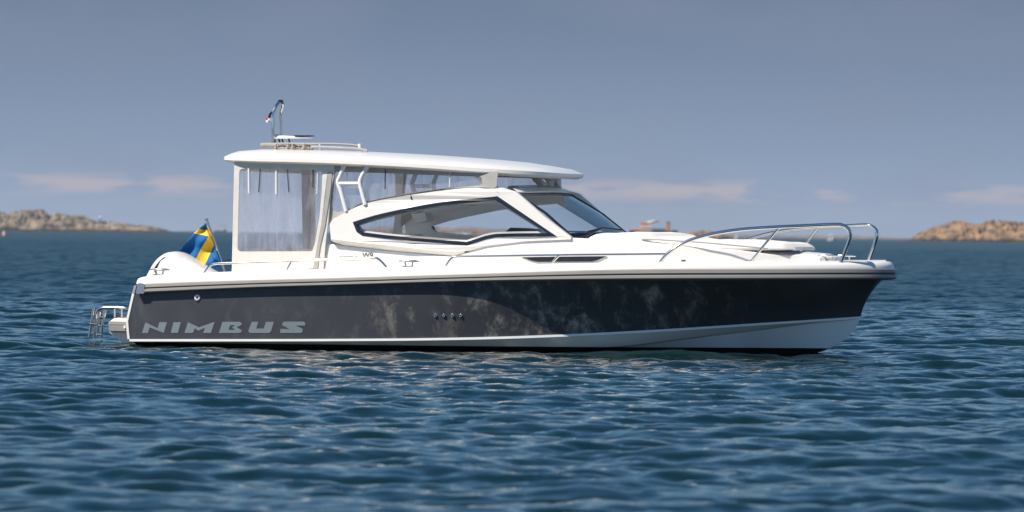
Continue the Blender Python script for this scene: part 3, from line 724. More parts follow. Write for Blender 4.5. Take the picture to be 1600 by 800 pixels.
# ---- stainless rails
def tubepart(name, pts, r, mt='chrome', parent=None, extra=(), n=10, seg=6):
    t = B().tube([PX(x, y, v) if not isinstance(v, tuple) else v for x, y, v in pts], r, 0, n)
    for e_ in extra: t.tube(pxv(e_[0]), e_[1], 0, n)
    return t.build(name, mt, parent if parent is not None else boat)
def smooth3(pts, n=5): return [tuple(p) for p in spline(pts, n)]
def mir(o_pts): return [(u, -v, z) for u, v, z in o_pts]
near_side = pxv(smooth3([(319, 427, 1.30), (323.5, 421, 1.30), (329, 414.5, 1.30), (337, 412, 1.30), (370, 410.7, 1.31), (455, 407.8, 1.33), (540, 404.8, 1.34), (583, 403.2, 1.34), (591, 405, 1.34), (597, 410, 1.34), (604, 418, 1.34)]))
near_post = pxv([(455.5, 408, 1.33), (448.5, 422, 1.33)])
mid_rail = pxv(smooth3([(696, 417, 1.34), (702, 408, 1.34), (707, 403, 1.34), (716, 401.2, 1.34), (800, 399.9, 1.31), (900, 398.6, 1.23), (1000, 397.7, 1.10), (1042, 397.3, 1.04)]))
mid_post = pxv([(873, 399.3, 1.26), (860.5, 413, 1.26)])
bow = pxv(smooth3([(1030, 412, 1.06), (1041, 398.5, 1.04), (1062, 383, 1.0), (1090, 371.5, .95), (1125, 363.4, .89), (1165, 358, .81), (1210, 355, .73), (1260, 352.7, .62), (1305, 350.8, .54), (1317, 352.3, .52), (1326, 358.5, .51), (1328.5, 367, .50), (1325, 380, .50), (1314, 410, .50)], 6))
bow_post = pxv([(1217, 355.2, .71), (1171.5, 411, .74)])
for mk, sg in ((lambda p: p, 1), (mir, -1)):
    a = B().tube(mk(near_side), .0145).tube(mk(near_post), .011).build('side_rail', 'chrome', boat)
    a = B().tube(mk(mid_rail), .0145).tube(mk(mid_post), .013).build('side_rail', 'chrome', boat)
    a = B().tube(mk(bow), .0195, 0, 12).tube(mk(bow_post), .0145); 
    for q in (bow[0], bow[-1], bow_post[-1]):
        q2 = mk([q])[0]; a.tube([(q2[0], q2[1], q2[2] - .02), (q2[0], q2[1], q2[2] + .012)], .032)
    a.build('bow_rail', 'chrome', boat)
# cleats
def cleat(px, py, v, w=.235, hgt=.055, mt='chrome', sg=1, tilt=.0):
    c = PX(px, py, v); c = (c[0], c[1]*sg, c[2]); t = B()
    t.tube([(c[0] - w/2, c[1], c[2] - .003), (c[0] - w*.3, c[1], c[2] + .002), (c[0] + w*.3, c[1], c[2] + .002), (c[0] + w/2, c[1], c[2] - .003)], [.008, .013, .013, .008])
    for q in (-1, 1): t.tube([(c[0] + q*w*.20, c[1], c[2]), (c[0] + q*w*.15, c[1], c[2] - hgt)], .010)
    t.box((c[0], c[1], c[2] - hgt), (w*.28, .03, .006)); t.build('cleat', mt, boat)
cleat(249.5, 421.3, 1.28); cleat(249.5, 421.3, 1.28, sg=-1); cleat(639, 408.2, 1.36); cleat(639, 408.2, 1.36, sg=-1)
cleat(1321, 399.8, -.30, hgt=.06); cleat(1321, 399.8, -.30, hgt=.06, sg=-1)
# anchor locker plate, ring and vents on the foredeck
q = PX(1259, 400.3, .30)
t = B().box((q[0], 0, q[2]), (.145, .30, .008), 0, .004)
for sx_ in (-.07, .09): t.tube([(q[0] + sx_, .27, q[2]), (q[0] + sx_ + .02, .27, q[2] - .05)], .009); t.tube([(q[0] + sx_, -.27, q[2]), (q[0] + sx_ + .02, -.27, q[2] - .05)], .009)
t.build('locker_plate', 'chrome', boat)
B().tube(pxs([tuple(p) for p in spline([(1284.5, 409), (1284.7, 404), (1289, 401.3), (1293, 404), (1293.3, 409)], 5)], .12), .008).build('mooring_ring', 'chrome', boat)
B().slab(rounded([(1064.5, 406.5), (1070.5, 406), (1070.5, 410.5), (1064, 410.8)], 1, 2), (), lambda u, z: vlow(u, z) + .02, .015).build('vent', 'black', boat)

# ---- hull fittings and lettering (thin raised pieces following the topside)
def hull_v(px, py):
    """starboard offset of the topside where a photo pixel meets it"""
    best = 1.38
    rows = [Htop] + inter + [Bl]
    for _ in range(6):
        u, _v, z = PX(px, py, best); vs, zs = [], []
        for l in rows:
            us = [p[0] for p in l]; vs.append(np.interp(u, us, [p[1] for p in l])); zs.append(np.interp(u, us, [p[2] for p in l]))
        best = float(np.interp(z, zs[::-1], vs[::-1]))
    return best
def disc(px, py, r, name, mt, depth=.012, hole=None):
    v = hull_v(px, py); c = PX(px, py, v + .004); t = B(); n = 20; rr = [(r, -.004), (r, depth*.6), (r*.8, depth), (r*.45, depth), (r*.40, depth*.2)]
    t.loft([[(c[0] + a*math.cos(2*math.pi*k/n), c[1] + d, c[2] + a*math.sin(2*math.pi*k/n)) for k in range(n)] for a, d in rr], 0, True)
    o = t.build(name, mt, boat)
    h = B(); h.add([(c[0] + r*.42*math.cos(2*math.pi*k/n), c[1] + depth*.25, c[2] + r*.42*math.sin(2*math.pi*k/n)) for k in range(n)], [list(range(n))]); h.build('outlet_hole', 'black', o)
disc(308.5, 465, .034, 'outlet_fitting', 'paint_white')
for x, y in ((680.5, 493), (693.5, 493), (707, 493), (720, 493)): disc(x, y, .019, 'drain_fitting', 'chrome', .008)
LET = {
 'N': [[(145, 127), (246, 176), (262, 125), (325, 125), (298, 215), (180, 168), (166, 215), (116, 215)]],
 'I': [[(378, 125), (441, 125), (416, 214), (357, 214)]],
 'M': [[(500, 125), (590, 168), (722, 121), (692, 215), (626, 215), (640, 172), (588, 196), (556, 176), (541, 215), (470, 215)]],
 'B': [[(787, 122), (930, 122), (947, 132), (945, 148), (906, 168), (946, 192), (945, 206), (932, 215), (757, 215)], [(852, 150), (893, 150), (868, 168), (893, 189), (838, 189)]],
 'U': [[(1031, 122), (1086, 122), (1069, 178), (1131, 178), (1150, 122), (1216, 122), (1190, 205), (1176, 215), (1018, 215), (1002, 200)]],
 'S': [[(1302, 120), (1464, 120), (1478, 132), (1475, 154), (1394, 152), (1456, 180), (1455, 204), (1440, 215), (1270, 215), (1268, 181), (1346, 182), (1287, 152), (1286, 132)]]}
for ch in 'NIMBUS':
    loops = [[(200 + x / 5.3333, 480 + y / 5.3333) for x, y in l] for l in LET[ch]]
    vs_ = {}
    t = B(); t.slab(loops[0], loops[1:], lambda u, z: hull_vu(u, z) + .004, .006) if False else None
    pts = [[PX(x, y, hull_v(x, y) + .0035) for x, y in l] for l in loops]
    tr_ = tessellate_polygon([[Vector((p[0], p[2], 0)) for p in l] for l in pts]); al = [p for l in pts for p in l]
    t.add(al, tr_, 0, False); t.add([(u, v - .003, z) for u, v, z in al], [i[::-1] for i in tr_], 0, False)
    t.build('hull_letter', 'letter', boat)
def flat_text(s, px, py, hgt_px, v, name, xscale=1.0):
    cu_ = bpy.data.curves.new(name, 'FONT'); cu_.body = s; cu_.size = 1.0; cu_.offset = .025
    o = bpy.data.objects.new('tmp_text', cu_); COL.objects.link(o); dg = bpy.context.evaluated_depsgraph_get()
    me = bpy.data.meshes.new_from_object(o.evaluated_get(dg)); bpy.data.objects.remove(o)
    c = PX(px, py, v); k = hgt_px * .00675 / .70
    t = B(); vs = [(c[0] + p.co.x * k * xscale, (v(c[0] + p.co.x*k*xscale, c[2]) if callable(v) else v) + .004, c[2] + p.co.y * k) for p in me.vertices]
    t.add(vs, [list(p.vertices) for p in me.polygons], 0, False); return t.build(name, 'black', boat)
vt = lambda u, z: vlow(u, z) + .024
flat_text('NIMBUS', 531, 403.2, 3.0, vt, 'cabin_lettering', 2.05); flat_text('W9', 566.5, 402.6, 8.0, vt, 'cabin_lettering', 1.05)

# ---- outboard engine
om = bpy.data.objects.new('outboard_motor', None)
cow = B(); ctop = crv([230, 234, 240, 247, 254, 262, 269, 275, 281, 287, 300, 312, 325, 337, 345], [436, 431, 421, 410.5, 402.5, 396.3, 393.5, 392.8, 393.6, 396, 403.5, 411, 418.6, 425.5, 431])
ringsC = []
for x in np.linspace(233.5, 336, 26):
    p = PX(x, float(ctop(x)), 0); zt_, zb_ = p[2], .62; w = .25 * min(1, .45 + .55 * math.sin(min(1, (x - 232) / 45) * math.pi / 2)) * (1 if x < 300 else 1 - .25 * (x - 300) / 36)
    ringsC.append([(p[0], w * sgn * 1.0, zb_ + (zt_ - zb_) * h) for sgn, h in ((-1, 0), (-1, .45), (-.97, .75), (-.82, .92), (-.5, .985), (0, 1), (.5, .985), (.82, .92), (.97, .75), (1, .45), (1, 0))])
outb = cow.loft(ringsC, 0, False, True); cow.add(ringsC[0], [list(range(11))]); cow.add(ringsC[-1], [list(range(11))])
ob = cow.build('outboard_motor', 'gel', boat)
bpy.data.objects.remove(om)
B().tube(pxs([tuple(p) for p in spline([(240.5, 423), (246, 414.5), (252.5, 407), (258.5, 402.5)], 4)], .215), .014).build('trim_strip', 'navyframe', ob)
u_ = PX(262, 440, 0)[0]
lg = B().loft([[(u_ + a * k, b * k2, z) for a, b in ((-.22, 0), (-.15, .1), (.1, .1), (.2, 0), (.1, -.1), (-.15, -.1))] for z, k, k2 in ((.66, 1, 1.3), (.4, .9, 1), (.1, .7, .8), (-.5, .6, .6))], 0, True, False, True)
lg.build('engine_leg', 'gel', ob)

# ---- swim platform with stainless rails and folded ladder
VP = 1.02
pf = B()
outl = [(PX(163, 505, VP)[0], VP - .14), (PX(170, 505, VP)[0], VP), (PX(204, 505, VP)[0], VP), (PX(204, 505, VP)[0], -VP), (PX(170, 505, VP)[0], -VP), (PX(163, 505, VP)[0], -VP + .14)]
za, zb, zc, zd = PX(180, 497.5, VP)[2], PX(180, 502, VP)[2], PX(180, 517, VP)[2], PX(180, 519, VP)[2]
def ring_(k, z): return [(u + (.03 * k if u < outl[1][0] + .001 else 0), v * (1 - .02 * k), z) for u, v in outl]
pf.loft([ring_(1.6, za), ring_(.4, zb)], 0, True, False); pf.loft([ring_(0, zb), ring_(-.2, (zb*.65 + zc*.35))], 1, True, False); pf.loft([ring_(.2, (zb*.65 + zc*.35)), ring_(0, zb*.5 + zc*.5), ring_(.1, zc), ring_(1, zd)], 1, True, False)
pf.add(ring_(1.6, za), [list(range(6))], 0, False); pf.add(ring_(1, zd), [list(range(6))[::-1]], 0, False)
plat = pf.build('swim_platform', ['gel', 'rail'], boat)
B().loft([[(u + .06 if u < outl[1][0] + .001 else u - .004, v * .93, za + .004) for u, v in outl], [(u + .06 if u < outl[1][0] + .001 else u - .004, v * .93, za + .012) for u, v in outl]], 0, True, False, True).build('teak_deck', 'teak', plat)
pod = B(); x0, x1 = PX(163, 520, .9)[0], PX(205, 520, .9)[0]
pod.loft([[(x0 + .05, s, zd) for s in (.9, -.9)], [(x0 + .2, s, zd - .12) for s in (.85, -.85)], [(x1, s, -.2) for s in (.8, -.8)], [(x1, s, zd) for s in (.9, -.9)]], 0, False, False)
for s in (.9, -.9): pod.add([(x0 + .05, s, zd), (x0 + .2, s*.945, zd - .12), (x1, s*.89, -.2), (x1, s, zd)], [(0, 1, 2, 3)])
pod.build('platform_bracket', 'bootwhite', plat)
B().slab(rounded([(193, 508.5), (196, 508), (196, 513), (193, 513.4)], 1, 2), (), VP + .012, .012).build('courtesy_lamp', 'paint_white', plat)
VL = .80
rl = B().tube(pxs([tuple(p) for p in spline([(203, 487), (199, 482), (190, 480.8), (175, 480.8), (160, 481.2), (153.5, 484), (150.5, 490), (149.5, 500), (147, 529)], 5)], VL), .0165)
rl.tube(pxs([(178.5, 482), (178.8, 498)], VL), .011).tube(pxs([(189.5, 482), (189.8, 498)], VL), .011)
rl.build('boarding_rail', 'chrome', plat)
ld = B()
for a, b_, v in (((146.3, 482), (139.3, 527), VL + .02), ((156, 487), (151, 527), VL - .24), ((162.5, 485), (158, 527), VL - .3), ((165, 484), (160, 510), VL - .05)):
    ld.tube(pxs([a, b_], v), .0135)
for y in (523, 509, 496): ld.tube([PX(150 + (527 - y)*.08, y, VL - .0), PX(158 + (527 - y)*.08, y, VL - .28)], .012)
lad = ld.build('boarding_ladder', 'chrome', plat)
for (xa, xb, y, v) in ((140.5, 152, 506.2, VL + .035), (154, 163.5, 496, VL - .2)): B().tube(pxs([(xa, y), (xb, y + 1)], v), .012).build('ladder_strap', 'black', lad)

# ---- roof gear: sliding soft top frame, rolled canvas, light arch
rack = bpy.data.objects.new('roof_rack', None); COL.objects.link(rack); rack.parent = boat
rt = lambda x: float(rtop(x))
for v in (.62, -.35):
    B().tube(pxs([tuple(p) for p in spline([(412, 225.5), (440, 224.2), (480, 224.6), (520, 224.8), (548, 226.2), (563, 228.6)], 4)], v), .011).build('rack_bar', 'canvasgrey', rack)
    B().tube(pxs([(563, 232), (562, 224.8)], v), .022).build('rack_stop', 'gel', rack)
for (x, y0, y1) in ((430, 224.5, 231), (500, 225, 233.5)): B().tube(pxv([(x, y0, .62), (x, y1, .62)]), .012).build('rack_foot', 'gel_in', rack)
B().tube(pxs([tuple(p) for p in spline([(486, 229.3), (520, 230.3), (560, 232.6), (574, 235.8)], 4)], .66), .014).build('rack_track', 'canvasgrey', rack)
B().tube([PX(408, 226.8, .75), PX(416, 226.6, .75), PX(424, 226.6, .75), PX(432, 227.2, .75)], [.024, .026, .026, .02]).build('rolled_cover', 'beige', rack)
cr = B()
for i in range(16):
    x = 430 + i * 3.6; h = 3.0 + 2.6 * (1 if i in (6, 7, 13, 14, 15) else .2) + random.uniform(-.8, .8)
    cr.tube([PX(x - 3.5, 232.5, .6), PX(x, 232 - h, .58 + random.uniform(-.05, .05)), PX(x + 3.5, 232.8, .6)], [.018, .03, .018], 0, 7)
cr.build('bunched_cover', 'beige', rack)
arch = B()
arch.tube(pxv(smooth3([(426.5, 223, .20), (426.5, 200, .20), (427.3, 180, .19), (429.5, 170, .17), (434, 162, .12), (438, 159.6, .05)], 6)), .017)
arch.tube(pxv(smooth3([(439.5, 213, -.1), (438.6, 190, -.1), (438.8, 176, -.1), (441.5, 168, -.08), (441.6, 162, -.04), (438, 159.6, .05)], 6)), .017)
arch.tube(pxv([(426.5, 210.5, .2), (439.5, 211.5, -.1)]), .011)
mast = arch.build('light_arch', 'chrome', boat)
B().tube(pxs([(438.5, 161), (438.5, 158.8)], .04), .032).tube(pxs([(438.5, 158.6), (438.5, 156)], .04), [.022, .03]).build('mast_lamp', 'black', mast)
pl = B(); c0, c1 = PX(427, 214.5, .1), PX(488, 215.0, .1); 
pl.loft([[(c0[0] + (c1[0] - c0[0]) * t, .1 + w*s1, c0[2] + (c1[2] - c0[2]) * t + h) for s1, h in ((-1, 0), (-.7, .018*k), (.7, .018*k), (1, 0), (.7, -.016*k), (-.7, -.016*k))] for t, w, k in ((0, .05, .6), (.1, .085, 1), (.35, .085, 1), (.6, .06, .7), (1, .035, .4))], 0, True, False, True)
wing = pl.build('antenna_wing', 'paint_white', mast)
c2, c3 = PX(463, 214.0, .1), PX(488, 214.6, .1)
B().box(((c2[0]+c3[0])/2, .1, c2[2] + .012), ((c3[0]-c2[0])/2, .06, .006)).build('solar_strip', 'navyframe', wing)
for x in (428.5, 435.5, 440.5, 451): B().tube(pxs([(x, 216), (x + 2, 224.5)], .12), .010).build('antenna_leg', 'black', mast)

# ------------------------------------------------------------------ things on the boat
# covered sun pad
pad_t = crv([962, 969, 989, 1046, 1069, 1095, 1184, 1225, 1247, 1256, 1262], [373, 366.5, 364.3, 364, 369, 373, 374.5, 377.5, 379.5, 384, 390])
pg = []; ua, ub_ = PX(962, 371, 0)[0], PX(1258, 388, 0)[0]
for i in range(60):
    s = i / 59; u = ua + (ub_ - ua) * s; zt_ = zat(u, 0, pad_t); hw = float(np.interp(u, [0.8, 1.3, 1.9, 2.5, 2.9, 3.2], [.92, .90, .79, .62, .50, .42])) * (1 if s < .95 else 1 - (s - .95) * 4)
    zb_ = min(zt_ - .03, float(np.interp(s, [0, .3, .75, 1], [zat(ua, .9, lambda x: 376.), PX(1085, 386, .8)[2], PX(1200, 388.5, .6)[2], PX(1256, 388.5, .4)[2]])))
    row = []
    for j, k in enumerate((1.02, 1.03, .99, .93, .8, .55, .28, 0, -.28, -.55, -.8, -.93, -.99, -1.03, -1.02)):
        a = abs(k); f = 0 if a > 1.025 else .42 if a > 1.01 else .74 if a > .97 else .88 if a > .9 else .95 if a > .7 else .985 if a > .5 else 1
        wob = .016 * (fbm(np.array(u*7.0 + 3), np.array(k*5.0 + 9), 5) - .5) * (1 if .03 < s < .98 else 0)
        seam = -.018 if (abs(s - .33) < .012) else 0
        if j in (0, 14): f = -.25
        row.append((u + .01*math.sin(j*2.1), hw * k, zb_ + (zt_ - zb_) * f + float(wob) + seam))
    pg.append(row)
pad = on_boat('sun_pad', 'wrinkled white fabric cover over the sun pad on the foredeck', 'sun pad')
pd = B().loft(pg, 0, False, True); pd.add(pg[0], [list(range(15))], 0, False); pd.add(pg[-1], [list(range(15))], 0, False); pd.build('pad_cover', 'cushion', pad)
B().tube([PX(1003, 374, .86), PX(1030, 374.5, .85), PX(1100, 379, .79), PX(1160, 384.5, .70), PX(1200, 388.5, .61)], .008).build('cover_piping', 'canvasgrey', pad)

# ensign on its staff
fl = on_boat('flag', 'blue flag with yellow cross drooping from a staff at the stern', 'flag')
VF = -.36
stf = B().tube(pxs([(323.5, 343.5), (338, 385), (352.5, 429.5)], VF), [.0105, .0125, .0145])
stf.tube(pxs([(323.2, 344), (322.6, 341.6)], VF), .019); stf.build('flag_staff', 'chrome', fl)
zz = lambda x, y: (220 + x / 7.27, 330 + y / 7.27)
hs = [0, .4, .6, 1.0]; fs_ = [0, .3125, .4375, .72, 1]
net = [[(740, 126), (662, 203), (600, 250), (440, 455), (300, 690)],
       [(752, 165), (750, 212), (772, 285), (690, 415), (570, 650)],
       [(812, 300), (822, 342), (833, 385), (785, 490), (690, 690)],
       [(912, 580), (905, 600), (895, 618), (868, 660), (842, 700)]]
def netpt(h, f):
    i = min(int(np.searchsorted(hs, h, side='right')) - 1, 2); j = min(int(np.searchsorted(fs_, f, side='right')) - 1, 3)
    a = (h - hs[i]) / (hs[i+1] - hs[i]); b = (f - fs_[j]) / (fs_[j+1] - fs_[j])
    p = [np.array(net[i+m][j+n_]) for m in (0, 1) for n_ in (0, 1)]
    return p[0]*(1-a)*(1-b) + p[1]*(1-a)*b + p[2]*a*(1-b) + p[3]*a*b
hh = sorted(set(list(np.linspace(0, .4, 9)) + list(np.linspace(.4, .6, 5)) + list(np.linspace(.6, 1, 10))))
ff = sorted(set(list(np.linspace(0, .3125, 6)) + list(np.linspace(.3125, .4375, 4)) + list(np.linspace(.4375, 1, 16))))
gv = []
for h in hh:
    for f in ff:
        x, y = zz(*netpt(h, f)); d = .03*math.sin(h*15 + f*4) * min(1, f*3 + h*.5) + .03*math.sin(f*13 + h*5) + .09*max(0, h - .72) - .02
        gv.append(PX(x, y, VF + d))
nf = len(ff); fb_ = B(); vs0 = gv; fl_f0, fl_f1 = [], []
for i in range(len(hh) - 1):
    for j in range(nf - 1):
        hc, fc_ = (hh[i] + hh[i+1]) / 2, (ff[j] + ff[j+1]) / 2
        yel = (.4 < hc < .6 and (fc_ > .3 or True)) or (.3125 < fc_ < .4375 and hc < .6)
        (fl_f1 if yel else fl_f0).append((i*nf + j, i*nf + j + 1, (i+1)*nf + j + 1, (i+1)*nf + j))
fb_.add(vs0, fl_f0 + fl_f1, 0, True); fb_.m = [0]*len(fl_f0) + [1]*len(fl_f1)
cl = fb_.build('flag_cloth', ['blue', 'yellow'], fl); cl.modifiers.new('thickness', 'SOLIDIFY').thickness = .002

# little pennant on the light arch
pn = on_boat('pennant', 'tiny red, white and navy pennant flying from the roof light arch', 'pennant')
z8 = lambda x, y: (400 + x / 8, 140 + y / 8)
quads = [([(240, 205), (200, 265), (205, 330), (215, 300)], 2), ([(205, 262), (165, 300), (150, 345), (178, 360), (196, 300)], 1), ([(150, 335), (130, 350), (118, 385), (142, 385), (150, 350)], 0), ([(178, 360), (150, 352), (140, 385), (118, 388), (135, 416), (155, 380), (195, 392), (203, 330), (196, 310)], 2)]
pb = B()
for q_, mi2 in quads:
    c = [PX(*z8(x, y), .20 + .02*math.sin(x*.05)) for x, y in q_]; pb.add(c, tessellate_polygon([[Vector((p[0], p[2], 0)) for p in c]]), mi2, False)
pb.build('pennant_cloth', ['red', 'navy', 'white'], pn).modifiers.new('thickness', 'SOLIDIFY').thickness = .004

# ------------------------------------------------------------------ islands and far shore
def rock_material(name, a, b, c, weed_z, sc):
    m = mat(name, a, 0.9); nt = m.node_tree; bs = nt.nodes['Principled BSDF']; N = nt.nodes.new; L = nt.links.new
    t = N('ShaderNodeTexCoord'); n1 = N('ShaderNodeTexNoise'); n1.inputs['Scale'].default_value = sc; n1.inputs['Detail'].default_value = 6
    L(t.outputs['Object'], n1.inputs['Vector'])
    r = N('ShaderNodeValToRGB'); e = r.color_ramp.elements; e[0].position = .36; e[0].color = (*b, 1); e[1].position = .52; e[1].color = (*a, 1)
    x = e.new(.66); x.color = (*c, 1); L(n1.outputs[0], r.inputs[0])
    s = N('ShaderNodeSeparateXYZ'); L(t.outputs['Object'], s.inputs[0])
    ad = N('ShaderNodeMath'); ad.operation = 'MULTIPLY_ADD'; L(n1.outputs[0], ad.inputs[0]); ad.inputs[1].default_value = weed_z * 1.6; L(s.outputs['Z'], ad.inputs[2])
    mr = N('ShaderNodeMapRange'); L(ad.outputs[0], mr.inputs[0]); mr.inputs[1].default_value = weed_z * 1.55; mr.inputs[2].default_value = weed_z * 1.95
    mx = N('ShaderNodeMix'); mx.data_type = 'RGBA'; L(mr.outputs[0], mx.inputs[0]); mx.inputs[6].default_value = (.03, .028, .028, 1); L(r.outputs[0], mx.inputs[7])
    L(mx.outputs[2], bs.inputs['Base Color']); return m
M['rock_l'] = rock_material('pale granite', (.20, .165, .13), (.055, .05, .043), (.31, .235, .165), 1.3, .17)
M['rock_r'] = rock_material('orange granite', (.23, .15, .088), (.075, .055, .034), (.35, .21, .11), 1.3, .17)
M['farland'] = rock_material('distant wooded land', (.17, .14, .13), (.09, .09, .08), (.26, .21, .18), .6, .05)
def island(name, label, prof, dist, depth, mt, seed, rough=1.0, nx=240, ny=44):
    px = [a for a, _ in prof]; top = [b for _, b in prof]
    hor = lambda x: 357 + .0112 * x
    ks = dist / FPX; xs_ = np.linspace(px[0], px[-1], nx)
    hgt = np.maximum(np.interp(xs_, px, [hor(a) - b for a, b in prof]) * ks + CAM[2]*1.0, 0.0)
    wx = np.array([far(x, hor(x), dist)[0] for x in xs_]); vs = []; y0 = CAM[1] + dist
    X, Yn = np.meshgrid(wx, np.linspace(0, 1, ny), indexing='ij')
    edge = np.clip(np.minimum(np.arange(nx), np.arange(nx)[::-1]) / 10.0, 0, 1)[:, None]
    shape = np.sin(np.clip(Yn * 1.02, 0, 1) * np.pi)**.55
    r1 = fbm(X/(9*rough) + 30, Yn*depth/(9*rough) + 3, seed, 5); r2 = np.abs(fbm(X/(5*rough) + 9, Yn*depth/(7*rough), seed + 9, 4) - .5)*2
    Hh = hgt[:, None] * shape * (.76 + .42*r1 - 1.6*np.clip(.20 - r2, 0, 1)) * (0.25 + .75*edge) - .35*(1 - shape) - .2
    Yw = y0 + (Yn + .10*(fbm(X/14 + 5, Yn*2, seed + 3) - .5)) * depth
    g = B(); V = np.stack([X, Yw, Hh], -1).reshape(-1, 3)
    g.v = [tuple(p) for p in V]; g.f = [[i*ny + j, (i+1)*ny + j, (i+1)*ny + j + 1, i*ny + j + 1] for i in range(nx - 1) for j in range(ny - 1)]
    g.m = [0]*len(g.f); g.sm = [False]*len(g.f)
    o = g.build(name, mt, world=True, merge=0); o['kind'] = 'structure'; o['label'] = label
    return o
DI = 3000.
island('island', 'low rocky granite island on the left horizon', [(-170, 333), (-100, 326), (-40, 331), (0, 328), (30, 326.5), (58, 327.5), (66, 334), (72, 337), (82, 334), (105, 334), (120, 335), (132, 340), (146, 346), (160, 346.5), (185, 346), (205, 349.5), (225, 352), (240, 354.5), (256, 358.5), (270, 361)], DI, 60, 'rock_l', 3)
island('island', 'orange granite island on the right horizon', [(1424, 374), (1432, 371), (1437, 365), (1448, 361), (1460, 356), (1475, 350), (1490, 345), (1503, 344), (1520, 347), (1540, 346.5), (1560, 342.5), (1580, 343), (1600, 346), (1650, 343), (1720, 349), (1800, 372)], DI*.9, 60, 'rock_r', 8)
island('island', 'small low skerry beyond the foredeck', [(1050, 370), (1062, 367), (1072, 364), (1085, 361), (1100, 358.5), (1112, 359), (1122, 363), (1140, 367.5), (1150, 370.5)], DI*1.15, 60, 'rock_r', 14, nx=90)
island('shore', 'hazy low land along the horizon', [(1040, 368.7), (1120, 366), (1180, 365.5), (1240, 367.5), (1300, 367), (1350, 367.8), (1400, 370.5), (1440, 371), (1500, 373.8)], 7500., 300, 'farland', 21, 6, nx=160, ny=20)
island('shore', 'hazy coast with houses seen behind the cabin', [(500, 362.6), (540, 356.5), (600, 352), (640, 351), (690, 352.5), (740, 354), (790, 358), (840, 361), (930, 364), (990, 368)], 5200., 300, 'farland', 27, 6, nx=160, ny=20)

# houses on the coast behind the cabin windows
hc = [('cream', (.62, .55, .42)), ('orange', (.50, .24, .10)), ('white', (.75, .75, .74)), ('yellow', (.60, .46, .16)), ('red', (.34, .08, .06)), ('pink', (.58, .36, .30))]
for nme, c in hc: M['h_' + nme] = mat(nme + ' house paint', c, .8, var=.06)
M['rooftile'] = mat('red tiled roof', (.28, .10, .06), .85, var=.15); M['shipred'] = mat('dark red ship paint', (.16, .03, .035), .6, var=.15, vscale=.3)
M['shipcream'] = mat('cream ship paint', (.68, .60, .45), .6, var=.05); M['shiporange'] = mat('orange funnel paint', (.52, .24, .09), .6, var=.06); M['shippink'] = mat('faded red crane paint', (.50, .22, .19), .6, var=.06)
M['shipteal'] = mat('teal deck cargo', (.05, .12, .15), .7, var=.1); M['buoyo'] = mat('orange buoy', (.60, .22, .06), .6, var=.05); M['darksteel'] = mat('dark steel', (.06, .06, .07), .6, var=.1)
M['winglass'] = mat('dark window', (.03, .04, .05), .15)
for i, (px_, w_, h_, cname) in enumerate(((572, 7, 5, 'orange'), (586, 5, 6, 'cream'), (598, 8, 6, 'pink'), (612, 6, 7, 'orange'), (693, 9, 6, 'yellow'), (706, 6, 5, 'cream'), (727, 6, 8, 'white'), (742, 10, 6, 'orange'), (760, 7, 5, 'pink'))):
    dist = 5000.; ks = dist / FPX; p = far(px_, 358 + .0112*px_, dist); t = thing('house', '%s house on the far shore %s' % (cname, {572: 'leftmost behind the cabin glass', 586: 'second from the left behind the glass', 598: 'between a cream and an orange house', 612: 'left of the shaded canvas post', 693: 'at the aft tip of the far window', 706: 'right of the yellow house', 727: 'tall and in the middle of the far window', 742: 'right of the tall white house', 760: 'rightmost seen through the far window'}[px_]), 'house', (p[0], p[1], 1.0), 0, 'houses on the far shore')
    a, b_, hz = w_*ks/2, 4.0, h_*ks
    B().loft([[(-a, b_, -2), (a, b_, -2), (a, -b_, -2), (-a, -b_, -2)], [(-a, b_, hz*.62), (a, b_, hz*.62), (a, -b_, hz*.62), (-a, -b_, hz*.62)]], 0, True, False).build('wall', 'h_' + cname, t)
    B().loft([[(-a*1.06, b_*1.1, hz*.6), (a*1.06, b_*1.1, hz*.6)], [(-a*1.06, 0, hz), (a*1.06, 0, hz)], [(-a*1.06, -b_*1.1, hz*.6), (a*1.06, -b_*1.1, hz*.6)]], 0, False, False).build('roof', 'rooftile', t)
    for q in (-.55, 0, .55): B().box((a*q, -b_ - .03, hz*.3), (a*.12, .03, hz*.1)).build('window', 'winglass', t, world=True)

# work ship beyond the foredeck
dist = 2600.; ks = dist / FPX; p = far(1021, 368.5, dist)
ws_ = thing('work_ship', 'dark red work ship with crane and orange funnel beyond the foredeck', 'ship', (p[0], p[1], 0))
L_ = 38*ks
sec = []
for s, w, zt_ in ((-1, .55, 12.2), (-.93, .9, 12.2), (-.4, 1, 11.2), (.2, 1, 11.2), (.7, .9, 11.4), (.93, .5, 12.4), (1.0, .05, 13)):
    sec.append([(s*L_, -w*2.2, zt_*ks*1.05), (s*L_*.98, -w*2.0, -.5), (s*L_*.98, w*2.0, -.5), (s*L_, w*2.2, zt_*ks*1.05)])
B().loft(sec, 0, True, False, True).build('hull', 'shipred', ws_)
def sb(name, x0, x1, y0, y1, mt, parent, d=1.5, hz0=373.):
    X0, X1 = (x0 - 1021)*ks, (x1 - 1021)*ks; Z0, Z1 = (hz0 - y1 - 2)*ks, (hz0 - y0 - 2)*ks
    return B().box(((X0+X1)/2, 0, (Z0+Z1)/2), ((X1-X0)/2, d, (Z1-Z0)/2), 0, .12).build(name, mt, parent)
dh = sb('deckhouse', 988, 1001, 355, 363, 'h_pink', ws_); wh = sb('wheelhouse', 1001, 1018, 351.5, 362, 'shipcream', ws_); 
for x in (1003.5, 1007.5, 1011.5, 1015.5): B().box(((x - 1021)*ks, 1.53, (373 - 355.5 - 2)*ks), (1.1*ks, .03, 1.1*ks)).build('window', 'winglass', wh)
